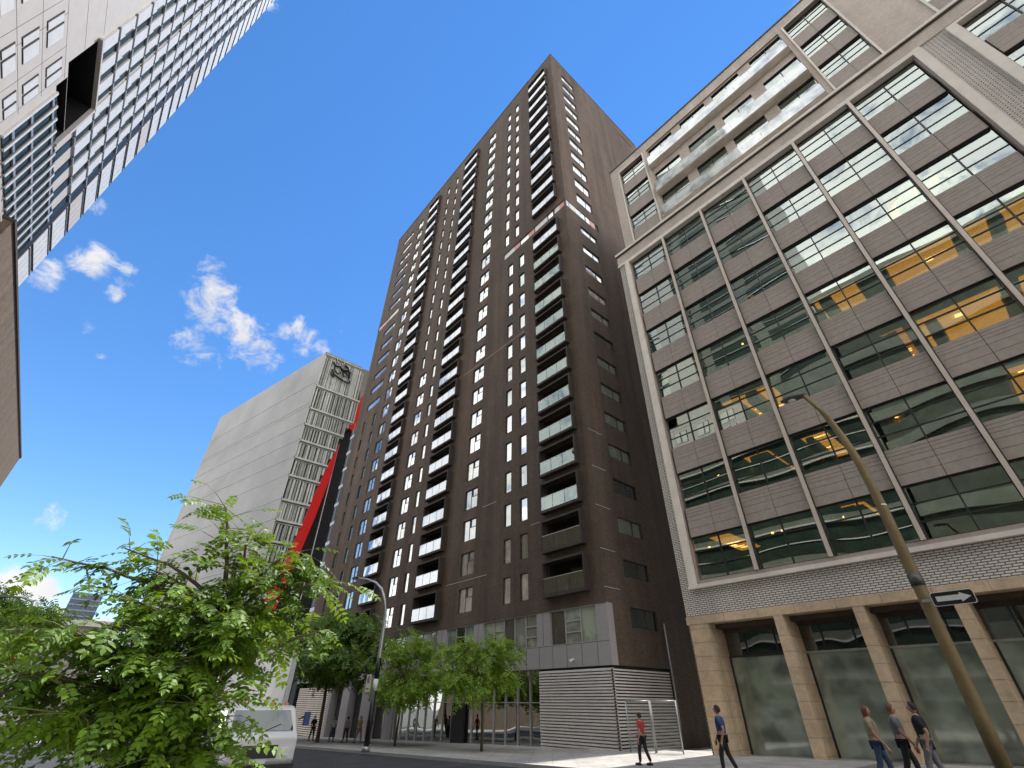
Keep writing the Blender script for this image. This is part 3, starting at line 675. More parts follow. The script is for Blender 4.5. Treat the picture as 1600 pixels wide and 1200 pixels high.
for a, b_ in px: pier(a, b_, 0)
ends = [(-13.33, -10.0)] + [(px[k][1], px[k + 1][0]) for k in range(len(px) - 1)]
for j, (a, b_) in enumerate(ends):
    f, pn = MB(), MB(); Y = RY + 1.5
    f.box(a, b_, Y - .05, Y + .05, 3.72, 3.8, 'alu' if j else 'browndark'); f.box(a, b_, Y - .1, Y + .3, 4.85, 5.199, 'browndark')
    f.box(a, a + .08, Y - .05, Y + .05, -2, 3.719, 'dframe'); f.box(b_ - .08, b_, Y - .05, Y + .05, -2, 3.719, 'dframe')
    for t_ in (.3, .75): f.box(a + (b_ - a) * t_, a + (b_ - a) * t_ + .06, Y - .04, Y + .05, 3.801, 4.849, 'dframe')
    pn.box(a + .08, b_ - .08, Y, Y + .02, -2, 3.719, 'rglass2'); pn.box(a, b_, Y, Y + .02, 3.801, 4.849, 'wind')
    o = f.build('ground_window', ob, (a, RY, 0)); pn.build('pane', o)
# stepped-back upper storeys
UY = 26.75; UZ = 50.3
u = MB()
rec = (-10.05, 3.42, 37.6, 48.9)
sidebays = [(-13.4, -10.55), (3.9, 6.72), (9.8, 12.6), (13.4, 16.2)]
wall_holes(u, 'y', UY, RX0, RXE, 35, UZ, [rec] + [(a, b_, 35.4, 48.9) for a, b_ in sidebays], .5, 'tex')
u.face([(RX0, UY, 35), (RX0, 50, 35), (RX0, 50, UZ), (RX0, UY, UZ)], 'tex'); u.face([(RX0, UY, UZ), (RXE, UY, UZ), (RXE, 50, UZ), (RX0, 50, UZ)], 'slate'); u.face([(RXE, UY, 35), (RXE, 50, 35), (RXE, 50, UZ), (RXE, UY, UZ)], 'tex'); u.face([(RX0, 50, 35), (RXE, 50, 35), (RXE, 50, UZ), (RX0, 50, UZ)], 'tex')
RW = UY + .14
rz = [37.7, 41.35, 45.75]
uw = [(-9.9, -7.2), (-6.25, -3.65), (-2.9, -.3), (.75, 3.4)]
whs = []
for zb in rz:
    for (a, b_) in uw: whs.append((a, b_, zb + .1, zb + 3.15))
whs = [(max(a, -10.04), b_, z0, min(z1, 48.7)) for a, b_, z0, z1 in whs]
wall_holes(u, 'y', RW, rec[0], rec[1], rec[2], rec[3], whs, .25, 'tex', 'browndark')
u.build('upper_wall', ob)
c = MB(); c.box(RX0 - .06, RXE, UY - .08, UY + .2, UZ, UZ + .16, 'dframe'); c.build('roof_edge', ob)
for (a, b_) in sidebays:
    c = MB(); c.box(a - .12, a, UY - .1, UY + .05, 35.3, 49.0, 'frame'); c.box(b_, b_ + .12, UY - .1, UY + .05, 35.3, 49.0, 'frame'); c.box(a, b_, UY - .1, UY + .05, 48.9, 49.0, 'frame')
    c.build('window_surround', ob)
    for zb in (35.4, 39.2, 43.0, 46.7):
        zt = min(zb + 2.05, 48.9); bay_window(a, b_, zb, zt, 'rglass', UY)
        if zt + 1.6 < 49: spandrel(a - .1, b_ + .1, zt, zb + 3.75 if zb < 43 else 46.7, UY)
    c = MB(); c.box(a, b_, UY + .9, UY + .95, 35.4, 48.9, 'room'); c.build('room_wall', ob)
for (a, b_, z0, z1) in whs:
    f, pn = MB(), MB(); Y = RW + .12; m = (a + b_) / 2
    f.box(a, b_, Y - .03, Y + .03, z1 - .06, z1, 'dframe'); f.box(m - .03, m + .03, Y - .03, Y + .03, z0, z1 - .06, 'dframe'); f.box(a, m - .031, Y - .03, Y + .03, z0 + 1.4, z0 + 1.45, 'dframe'); f.box(m + .031, b_, Y - .03, Y + .03, z0 + 1.4, z0 + 1.45, 'dframe')
    pn.box(a, b_, Y + .03, Y + .04, z0, z1 - .06, 'rglass'); o = f.build('window', ob, (a, RW, z0)); pn.build('pane', o)
    c_ = MB(); c_.box(a, b_, RW + .9, RW + 1.0, z0 - .5, z1 + .5, 'room'); c_.build('room_wall', ob)
for zb in rz:
    c = MB(); c.box(rec[0] + .01, rec[1] - .01, UY - .40, RW - .003, zb - .28, zb, 'frame')
    o = c.build('balcony', ob, (rec[0], UY, zb)); r = MB(); n = 9; w = (rec[1] - rec[0]) / n
    for j in range(n): r.box(rec[0] + j * w + .012, rec[0] + (j + 1) * w - .012, UY - .46, UY - .44, zb - .2, zb + 1.05, 'balglass')
    for x in (rec[0] + .02, rec[1] - .06): r.box(x, x + .04, UY - .46, UY - .0, zb - .3, zb + 1.1, 'frame')
    r.build('railing', o)

# ------------------------------------------------------------------ panelled tower on the left (camera side of the street)
LY = -16.0
lt = thing('panelled_tower', 'white panelled high-rise with dark vertical window strips and a big black recess', 'office tower', (-30, -16, 0))
def s2(z): return 1.7 + (z - 1.7) * 2
LX0, LX1 = -55.3, -8.5
op1 = (-40.0, -34.5, s2(20.77), s2(21.52)); op2 = (-40.0, -33.2, s2(21.54), s2(23.68))
w = MB()
wall_holes(w, 'y', LY, LX0, LX1, -5, 112, [op1, op2], 5.5, 'pano', 'dmetal', sign=-1)
for a, b_ in [((LX0, LY), (LX0, -42)), ((LX0, -42), (LX1, -42)), ((LX1, -42), (LX1, LY))]:
    w.face([(a[0], a[1], -5), (b_[0], b_[1], -5), (b_[0], b_[1], 112), (a[0], a[1], 112)], 'pano')
w.face([(LX0, LY, 112), (LX1, LY, 112), (LX1, -42, 112), (LX0, -42, 112)], 'slate')
w.face([(-41, LY - 5.5, 30), (-32, LY - 5.5, 30), (-32, LY - 5.5, 50), (-41, LY - 5.5, 50)], 'dmetal')
w.build('wall', lt)
floors = [17.53 + 1.56 * k for k in range(0, 31)]; fz = [s2(z) for z in floors]
# end strip: narrow panels split by paired dark joints
e = MB()
for k, z in enumerate(fz):
    h = 3.12
    e.box(LX0 + .02, -50.95, LY + .0, LY + .05, z, z + .03, 'pano')
    e.box(LX0 - .01, -50.9, LY + .052, LY + .085, z - .11, z + .03, 'dmetal')
    e.box(LX0 - .01, -50.9, LY + .052, LY + .085, z + .46, z + .58, 'dmetal')
    e.box(LX0 + .01, -50.95, LY + .004, LY + .06, z + .57, z + h - .06, 'panw' if (k * 7) % 5 != 1 else 'pano')
    for q in range(1, 5): e.box(LX0 + q * .87, LX0 + q * .87 + .02, LY + .0, LY + .064, z + .57, z + h - .06, 'joint')
e.build('panel_strip', lt)
e = MB(); e.box(-50.9, -50.1, LY + .003, LY + .03, 33.3, 111, 'dmetal'); e.build('dark_band', lt)
# vertical strips of white panel and green glass with small floor shelves
def vstrip(x0, x1, z0, z1, frac, nsh=True):
    m = MB(); a = x0 + (x1 - x0) * frac
    m.box(x0, a, LY + .003, LY + .02, z0, z1, 'dmetal')
    m.box(x0 + .12, a - .1, LY + .021, LY + .04, z0, z1, 'gdark')
    k = 0
    for z in fz:
        if z < z0 - .1 or z + 3.1 > z1 + 3: continue
        m.box(a, x1, LY + .0, LY + .16, z + .28, z + 2.95, 'panw')
        m.box(a - .0, x1 + .0, LY + .0, LY + .10, z + 2.951, z + 3.12, 'dmetal')
        m.box(a + .1, a + .18, LY + .161, LY + .2, z + 1.2, z + 2.6, 'joint') if k % 2 else None
        m.box(x0 + .0, a - .06, LY + .05, LY + .2, z + .0, z + .2, 'galv'); k += 1
    return m.build('window_strip', lt)
xs = [-50.1, -47.6, -45.1, -42.6, -40.2]
for a, b_ in zip(xs[:-1], xs[1:]): vstrip(a, b_, 40.0, 111, .45)
xs2 = [-40.0, -37.8, -35.6, -33.4]
for a, b_ in zip(xs2[:-1], xs2[1:]): vstrip(a, b_, 45.9, 111, .45)
# lower louvred zone
m = MB(); x = -50.0
while x < -35.3:
    m.box(x, x + .98, LY + .003, LY + .06, 33.3, 39.9, 'gdark'); m.box(x + .1, x + .3, LY + .061, LY + .10, 33.3, 39.9, 'dmetal')
    m.box(x + 1.0, x + 1.24, LY + .0, LY + .14, 33.3, 39.9, 'panw')
    for z in (34.2, 36.4, 39.1): m.box(x + .3, x + .99, LY + .061, LY + .16, z, z + .25, 'galv')
    x += 1.25
m.build('louvre_screen', lt)
# pink panelled area with windows
for (z0, z1) in [(33.6, 35.0), (35.7, 37.5), (38.4, 40.4)]:
    for (a, b_) in [(-33.9, -33.1), (-33.0, -32.2), (-30.6, -29.4), (-29.3, -28.6), (-26.4, -25.0), (-24.9, -23.8)]:
        if z1 > 40 and a < -40: continue
        f, pn = MB(), MB(); f.box(a, b_, LY + .002, LY + .03, z0, z1, 'black'); pn.box(a + .03, b_ - .12, LY + .031, LY + .05, z0 + .05, z1 - .06, 'panw'); o = f.build('window', lt, (a, LY, z0)); pn.build('pane', o)
m = MB()
for z in (35.2, 37.9, 40.9, 43.6, 46.5): m.box(-34.4 if z < 41 else -33.1, LX1, LY - .01, LY + .006, z, z + .03, 'joint')
for x in (-34.0, -31.6, -29.0, -27.8, -25): m.box(x, x + .03, LY - .01, LY + .0055, 33, 41, 'joint')
m.box(-40.3, -40.0, LY + .0, LY + .3, 39.6, s2(23.7) + .1, 'pano'); m.box(-40.3, -33, LY + .0, LY + .3, s2(23.7), s2(23.7) + .25, 'pano')
m.build('panel_joint', lt)
for k in range(8):
    m = MB(); z = 1.2 + k * 4.0
    m.box(-42.9, LX1 - .1, LY + .003, LY + .04, z, z + 3.0, 'gdark'); m.box(-42.9, LX1 - .1, LY + .041, LY + .12, z + 1.2, z + 1.28, 'panw'); m.box(-42.9, LX1 - .1, LY + .003, LY + .3, z + 3.01, z + 3.2, 'pano')
    m.build('ribbon_window', lt)
m = MB(); m.box(-27.9, LX1 + .05, LY + .002, LY + .06, 41.0, 111.9, 'cladg'); m.box(-42.9, LX1 + .05, LY + .001, LY + .0029, -4, 33.0, 'cladg'); m.box(-22.0, LX1 + .05, LY + .003, LY + .06, 33.0, 40.99, 'cladg'); m.build('dark_cover', lt)  # dark cover added over the unseen facade to darken its reflection opposite
for k in range(20):
    for a_, b_ in ((-33.0, -25.5), (-23.5, -17), (-15.5, -9.2)):
        m = MB(); z = 41.2 + k * 3.4; m.box(max(a_, -27.9), b_, LY + .061, LY + .1, z, z + 2.3, 'gdark'); m.box(max(a_, -27.9), b_, LY + .101, LY + .2, z + 1.0, z + 1.08, 'galv'); m.build('ribbon_window', lt)
pd = thing('brown_podium', 'long brown ribbed wall of a low podium at the far left edge', 'building', (-80, -16, 0))
m = MB(); m.box(-100.5, -43.2, -40, LY + .7, -5, 32.9, 'podium'); m.build('wall', pd)
m = MB(); m.box(-100.6, -43.1, -40, LY + .82, 32.9, 33.15, 'browndark'); m.build('roof_edge', pd)

# lower block behind the photographer (it shows in the glass opposite)
bb = thing('low_office_block', 'grey banded office block across the street, seen mirrored in the glass', 'office building', (15, -16, 0))
m = MB(); m.box(-8, 45, -40, -16, -5, 52, 'room'); m.build('wall', bb)
for k in range(13): m = MB(); m.box(-8.2, 45.2, -16.3, -15.7, 3 + k * 4, 4.2 + k * 4, 'cladg'); m.build('floor_band', bb)

# ------------------------------------------------------------------ white mesh building with the red folded slabs
mbd = thing('mesh_clad_building', 'white building clad in perforated metal with a ribbed end wall and dark emblem', 'university building', (-110, 21, -3))
CX, CY = -90.0, 21.35; EX, EY = -138, 10.8
m = MB()
m.face([(CX, CY, -5), (EX, EY, -5), (EX, EY, 67.4), (CX, CY, 67.4)], 'mesh'); m.face([(CX, CY, 67.4), (EX, EY, 67.4), (EX, 60, 67.4), (CX, 60, 67.4)], 'white'); m.face([(EX, EY, -5), (EX, 60, -5), (EX, 60, 67.4), (EX, EY, 67.4)], 'mesh')
m.build('mesh_wall', mbd)
m = MB(); du = Vector((EX - CX, EY - CY, 0)).normalized(); nn_ = Vector((du.y, -du.x, 0)); nn_ = nn_ if nn_.y < 0 else -nn_
for z in [59.5, 54.0, 53.2, 49, 45.2, 41.4, 37.7, 32.8, 29, 25.2, 21.4, 17.6, 13.8, 10]:
    p0 = Vector((CX, CY, z)); p1 = Vector((EX, EY, z)); o1 = nn_ * .06
    m.face([p0 + o1, p1 + o1, p1 + o1 + Vector((0, 0, .12)), p0 + o1 + Vector((0, 0, .12))], 'meshfin2'); m.face([p0, p1, p1 + o1, p0 + o1], 'meshfin2')
m.build('panel_joint', mbd)
right = [(67.7, 30.3), (58.5, 31.6), (52.8, 31.3), (50.0, 30.2), (46.7, 29.4), (41.4, 28.2), (34.0, 26.9), (28.9, 26.3), (19.0, 24.3), (11.8, 22.9), (-4, 21.6)]
def ymax(z):
    for (za, ya), (zb, yb) in zip(right[:-1], right[1:]):
        if zb <= z <= za: return ya + (yb - ya) * (za - z) / (za - zb)
    return 30
m = MB(); m.prism([(CY, 67.4)] + [(y, z) for z, y in right] + [(CY, -4)], 'x', CX - .4, CX - 2.0, 'meshback'); m.build('glazing', mbd)
zl = [67.3, 58.5, 52.8, 48.9, 45.2, 41.4, 37.6, 32.8, 29.0, 25.2, 21.4, 17.6, 13.8, 10.0, 6.2, 2.4, -1.5]
for z in zl:
    m = MB(); m.box(CX - .4, CX + .06, CY, ymax(z) - .02, z - .32, z + .05, 'meshfin'); m.box(CX - .4, CX + .08, CY, ymax(z - .6) - .02, z - .75, z - .62, 'meshfin2'); m.build('floor_band', mbd)
m = MB(); rf = random.Random(5); gold = [(48.9, 45.2), (52.8, 48.9), (41.4, 37.6)]
for za, zb in zip(zl[:-1], zl[1:]):
    y = CY
    while y < ymax((za + zb) / 2) - .25:
        w_ = rf.choice((.18, .3, .42)); k = rf.choice(('meshfin', 'meshfin', 'meshfin2')) if za > 60 else rf.choice(('meshfin', 'meshfin2', 'meshfin2', 'meshfin'))
        zt, zbb = za - .8, zb + .06
        # keep the fins inside the slanted edge
        while zbb < zt and ymax(zbb) < y + w_: zbb += .5
        m.box(CX - .38, CX + (.0 if k == 'meshfin2' else .04), y, y + w_, zbb, zt, k)
        y += w_ + rf.choice((.1, .22, .34)) * (.55 if za > 60 else 1)
m.build('vertical_fin', mbd)
m = MB(); m.box(CX + .0, CX + .06, CY, CY + .12, -4, 67.4, 'meshfin'); m.box(CX - .4, CX + .1, CY, 30.3, 67.3, 67.6, 'meshfin2'); m.build('edge_trim', mbd)
# emblem: a dark outline sign with a crest over a shield and ribbon
m = MB(); X0, X1 = CX + .1, CX + .35
def stroke(pts, r=.28): m.tube([(CX + .3, y, z) for y, z in pts], r * .62, 'black', 6)
stroke([(23.4, 65.6), (24.2, 64.9), (25.2, 65.2), (26.0, 64.4), (27.2, 64.9), (28.0, 64.6)], .38)
stroke([(24.0, 66.9), (24.4, 65.5), (25.0, 66.7), (25.5, 65.3), (26.0, 66.8)], .2)
stroke([(26.2, 66.0), (27.0, 65.8), (27.6, 64.6), (27.7, 63.0)], .4)
stroke([(23.9, 64.6), (24.3, 63.6), (25.0, 63.0), (25.6, 63.6), (25.6, 64.6)], .24)
stroke([(26.0, 63.6), (26.6, 62.9), (27.2, 63.5), (26.8, 64.3), (26.1, 64.0)], .22)
stroke([(23.6, 63.6), (24.3, 62.5), (25.3, 62.2), (26.6, 61.8), (27.9, 61.7)], .28)
stroke([(23.6, 62.9), (23.7, 62.2), (24.5, 61.9)], .28); stroke([(28.0, 62.9), (28.1, 61.8)], .25)
m.build('emblem', mbd)
rs = thing('red_folded_wing', 'glossy red slanted slabs beside a black glass wall with a thin white line', 'building', (-90, 28, -3))
m = MB(); m.prism([(29.35, 46.9), (29.35, 40.2), (28.3, 31), (26.1, 16.7), (24.7, 10.6), (22.9, 11.6), (24.3, 19), (26.3, 28.9), (26.9, 34), (28.2, 41.4)], 'x', CX - .6, CX - .02, 'red'); m.build('red_slab', rs)
m = MB(); m.prism([(32.1, 60.5), (31.45, 58.5), (31.2, 53), (30.35, 51.3), (31.4, 50.8), (32.6, 52.3), (34.5, 56), (34.5, 60.5)], 'x', CX - .7, CX - .05, 'red'); m.build('red_slab', rs)
m = MB(); m.prism([(30.4, 51.2), (40, 51), (40, -4), (21.8, -4), (22.9, 11.4), (26.4, 28.9), (28.3, 41.4), (29.4, 46.7)], 'x', CX - 3.0, CX - .9, 'dmetal'); m.build('black_wall', rs)
m = MB(); m.box(CX - .6, CX - .4, 29.40, 29.52, 12, 48, 'white')
m.build('white_line', rs)

# ------------------------------------------------------------------ far left background
ft = thing('blue_glass_tower', 'distant slate-blue glass office tower with pale horizontal bands', 'office tower', (-310, 3, -4))
m = MB(); m.box(-330, -300, -2.6, 8.4, -4, 42.3, 'bluetower'); m.build('facade', ft)
m = MB()
for k in range(9): m = MB(); m.box(-299.9, -299.7, -2.7, 8.5, 41.4 - k * 2.2, 41.9 - k * 2.2, 'bandl'); m.build('floor_band', ft)
for k in range(1, 8, 2): m = MB(); m.box(-299.95, -299.8, -2.2 + k * 1.4, -1.4 + k * 1.4, 24.5, 26.3, 'white'); m.build('window', ft)
lb = thing('grey_low_block', 'grey windowless block with pale green cornice behind the street trees', 'building', (-150, 0, -4))
m = MB(); m.box(-175, -150, -12, 9.4, -4, 15.4, 'greywall'); m.build('wall', lb)
m = MB(); m.box(-175, -149.4, -12.3, 9.8, 15.4, 16.6, 'cornice'); m.build('cornice', lb)
fb = thing('white_finned_building', 'low white building fronted by slim vertical fins at the far left', 'building', (-118, -3, -3))
m = MB(); m.box(-125, -118, -12, 2.6, -4, 5.9, 'white'); m.build('wall', fb)
m = MB(); k = 0
for k in range(12): m.box(-118, -117.75, -11.5 + k * 1.15, -10.9 + k * 1.15, 2.0, 5.3, 'wind')
m.build('window', fb); m = MB(); m.box(-126, -117.4, -12.2, 2.8, 5.9, 6.4, 'pano'); m.build('roof_edge', fb)
m = MB(); m.prism([(-3.0, 3.0), (-1.4, 3.0), (-1.3, 3.9), (-3.0, 4.4)], 'x', -44, -40, 'awn')
tag(m.build('awning', None, (-42, -2, 3.2)), 'orange canvas awning peeping between leaves at the left edge', 'awning')
m = MB(); m.tube([(-42, -2.7, gz(-42)), (-42, -2.7, 3.1)], .06, 'galv'); o = m.build('awning_post', bpy.data.objects['awning'])

# ------------------------------------------------------------------ street lamps
def lamp(name, label, base, dirx, h, pole_r, km, curve, head, wraps=(), km2=None):
    t = thing(name, label, 'street lamp', base, 'cobra street lamps along the kerb')
    m = MB(); b0 = Vector(base)
    hs = [0, 1.5, 3, 4.5, 6]; m.tube([(base[0], base[1], base[2] + z) for z in hs] + [(x, base[1], z) for x, z in curve], [pole_r * (1 - .045 * i) for i in range(len(hs))] + [pole_r * (.74 - .055 * i) for i in range(len(curve))], km, 14)
    m.tube([(base[0], base[1], base[2]), (base[0], base[1], base[2] + .25)], pole_r * 1.6, km, 14)
    m.build('pole', t)
    m = MB(); hx, hz, s = head
    secs = [(0, .05, .05), (.12, .12, .09), (.35, .19, .13), (.62, .18, .12), (.82, .07, .05)]
    ring = []
    for (d, w_, hh) in secs:
        n = len(m.v)
        for q in range(12):
            a = 2 * pi * q / 12; zz = sin(a) * hh; zz = zz if zz > 0 else zz * .55
            m.v.append((hx - s * d * .95, base[1] + cos(a) * w_, hz + zz + d * .06))
        if ring:
            for q in range(12): m.f.append((ring[-1] + q, ring[-1] + (q + 1) % 12, n + (q + 1) % 12, n + q)); m.m.append(m.mi('galvd')); m.smooth.append(True)
        ring.append(n)
    for n in (ring[0], ring[-1]): m.f.append(tuple(range(n, n + 12))); m.m.append(0); m.smooth.append(False)
    m.build('lamp_head', t)
    m = MB(); m.tube([(hx - s * .45, base[1], hz - .03), (hx - s * .45, base[1], hz - .10)], [.13, .09], 'signw', 12); m.build('lens', t)
    for (z0, z1, r, k) in wraps:
        m = MB(); m.tube([(base[0], base[1], z0), (base[0], base[1], z1)], r, k, 14); m.build('pole_band', t)
    return t
MT['galvd'] = mat('dark_lamp_housing', (.10, .10, .095), .45, .3, var=.1)
lamp('street_lamp', 'tall ochre painted steel street lamp in front of the office block, one-way sign on it', (-2.55, 15.5, gz(-2.5) + .13), 1, 10, .155, 'polep',
     [(-2.56, 6.6), (-2.60, 7.5), (-2.70, 8.3), (-2.86, 9.1), (-3.05, 9.7), (-3.22, 10.1)], (-3.15, 10.12, 1), [(4.15, 4.42, .15, 'galvd'), (5.95, 6.2, .125, 'signw')])
lamp('street_lamp', 'grey street lamp with a swan-neck arm before the brown tower balconies', (-30.35, 15.5, gz(-30) + .13), 1, 10, .14, 'galv',
     [(-30.35, 5.5), (-30.4, 6.4), (-30.7, 7.3), (-31.4, 8.1), (-32.5, 8.7), (-34.0, 9.15), (-35.6, 9.5)], (-35.5, 9.55, 1.6), [(-.4, 2.3, .146, 'signb'), (2.9, 4.0, .142, 'signb'), (2.3, 2.9, .144, 'signw')])
# one-way sign
t = thing('one_way_sign', 'white arrow on black one-way sign fixed to the tall ochre lamp pole', 'road sign', (-2.3, 15.4, 3.9))
SC = 15.5 / 12
def W2(x, z): return (x * SC, 1.7 + (z - 1.7) * SC)
m = MB(); ax0, ax1, az0, az1 = -2.40, -1.60, 3.64, 3.94; Y = 15.28
rc = .05; pts = []
for cx_, cz_, a0 in ((ax1 - rc, az1 - rc, 0), (ax0 + rc, az1 - rc, 90), (ax0 + rc, az0 + rc, 180), (ax1 - rc, az0 + rc, 270)):
    for q in range(4): a = radians(a0 + q * 30); pts.append((cx_ + cos(a) * rc, cz_ + sin(a) * rc))
m.prism(pts, 'y', Y, Y + .012, 'signw'); m.build('border', t)
m = MB(); cxm, czm = (ax0 + ax1) / 2, (az0 + az1) / 2
m.prism([(cxm + (x - cxm) * .965, czm + (z - czm) * .91) for x, z in pts], 'y', Y - .004, Y - .0005, 'signb'); m.build('plate', t)
m = MB(); m.prism([(-2.31, czm - .055), (-1.86, czm - .055), (-1.86, czm - .1), (-1.66, czm), (-1.86, czm + .1), (-1.86, czm + .055), (-2.31, czm + .055)], 'y', Y - .008, Y - .0045, 'signw'); m.build('arrow', t)
m = MB(); m.box(-2.6, -2.3, Y + .013, Y + .05, czm - .03, czm + .03, 'galv'); m.build('bracket', t)
# no parking plate on the far lamp
t = thing('parking_sign', 'small white parking sign with a red ring beside the grey lamp pole', 'road sign', (-31, 15.4, 3))
m = MB(); m.box(-31.35, -30.75, 15.36, 15.38, 2.25, 3.15, 'signw'); m.build('plate', t)
m = MB()
for q in range(20):
    a, b_ = 2 * pi * q / 20, 2 * pi * (q + 1) / 20; P = lambda r, an: (-31.05 + r * cos(an), 15.352, 2.88 + r * sin(an))
    m.face([P(.13, a), P(.2, a), P(.2, b_), P(.13, b_)], 'redsign')
m.box(-31.09, -31.01, 15.345, 15.351, 2.78, 2.98, 'signb'); m.box(-31.25, -30.85, 15.345, 15.352, 2.38, 2.44, 'redsign'); m.build('ring', t)
m = MB(); m.box(-30.76, -30.45, 15.381, 15.41, 2.9, 2.95, 'galv'); m.build('bracket', t)
# thin leaning pole far left
t = thing('street_lamp', 'slim grey pole with a long arm rising through the far left tree', 'street lamp', (-26, -1.21, -.5))
m = MB(); m.tube([(-26, -1.2, -.5), (-26, -1.2, 4.5), (-26, -1.25, 4.75), (-26, -1.6, 4.85), (-26.3, -2.6, 4.8)], [.07, .05, .045, .04, .035], 'galv'); m.build('pole', t)
m = MB(); m.tube([(-26.3, -2.6, 4.8), (-26.35, -2.9, 4.78), (-26.4, -3.2, 4.77)], [.06, .11, .06], 'galvd'); m.build('lamp_head', t)

# ------------------------------------------------------------------ fence panels by the alley
for n, (a, b_, lab) in enumerate([(-18.76, -17.25, 'galvanised wire mesh fence panel, left one of two against the louvres'), (-17.17, -15.68, 'galvanised wire mesh fence panel, right one of two at the alley mouth')]):
    t = thing('fence_panel', lab, 'fence', (a, 24.5, gz(a)), 'wire fence panels at the alley')
    g0 = gz(a) + .15
    m = MB()
    for x in (a, b_): m.tube([(x, 24.5, g0), (x, 24.5, 1.9)], .035, 'galv')
    m.tube([(a, 24.5, 1.88), (b_, 24.5, 1.88)], .028, 'galv'); m.tube([(a, 24.5, g0 + .15), (b_, 24.5, g0 + .15)], .028, 'galv'); m.build('frame', t)
    m = MB(); x = a + .08
    while x < b_ - .05: m.box(x, x + .014, 24.497, 24.503, g0 + .16, 1.86, 'galv'); x += .09
    z = g0 + .2
    while z < 1.85: m.box(a + .03, b_ - .03, 24.504, 24.509, z, z + .014, 'galv'); z += .09
    m.build('mesh', t)

# ------------------------------------------------------------------ trees
def leafquad(mb, p, d, n, ln, wd, k):
    s = d.cross(n).normalized() * wd * .5
    tip = p + d * ln - n * ln * .12
    mb.face([p, p + d * ln * .3 + s * .9, p + d * ln * .68 + s * .8, tip, p + d * ln * .68 - s * .8, p + d * ln * .3 - s * .9], k)
def compound(mb, tb, base, dirv, length, n, ln, wd, rnd, k, droop=.5, tw=.003):
    p = Vector(base); d = Vector(dirv).normalized(); step = length / n
    side = d.cross(Vector((0, 0, 1))); side = side.normalized() if side.length > .1 else Vector((1, 0, 0))
    roll = rnd.uniform(-.7, .7)
    path = [p.copy()]
    for i in range(n):
        d = (d + Vector((0, 0, -droop / n))).normalized(); p = p + d * step; path.append(p.copy())
        up = side.cross(d).normalized(); sd = (side * cos(roll) + up * sin(roll)); nn = sd.cross(d).normalized()
        if i < 1: continue
        sc = .75 + .35 * sin(pi * (i + 1) / (n + 1))
        for s in (-1, 1):
            dv = (sd * s + d * rnd.uniform(.25, .55) + Vector((0, 0, rnd.uniform(-.35, .05)))).normalized()
            nv = (nn + Vector((rnd.uniform(-.35, .35), rnd.uniform(-.35, .35), rnd.uniform(-.35, .35)))).normalized()
            leafquad(mb, p, dv, nv, ln * sc * rnd.uniform(.85, 1.1), wd * sc, k)
    leafquad(mb, p, d, side.cross(d).normalized(), ln, wd, k)
    if tb is not None: tb.tube([path[0], path[len(path) // 2], path[-1]], [tw, tw * .8, tw * .4], 'twig', 3, False)
def limb(tb, a, b_, r0, r1, rnd, seg=6, wob=.06, k='bark'):
    a, b_ = Vector(a), Vector(b_); L_ = (b_ - a).length; pts = []; rad = []
    off = Vector((0, 0, 0))
    for i in range(seg + 1):
        t_ = i / seg
        off += Vector((rnd.uniform(-1, 1), rnd.uniform(-1, 1), rnd.uniform(-1, 1))) * wob * L_ / seg * (i > 0)
        q = a.lerp(b_, t_) + off + Vector((0, 0, L_ * .10 * sin(pi * t_)))
        pts.append(q); rad.append(r0 + (r1 - r0) * t_)
    tb.tube(pts, rad, k, 7, False); return pts
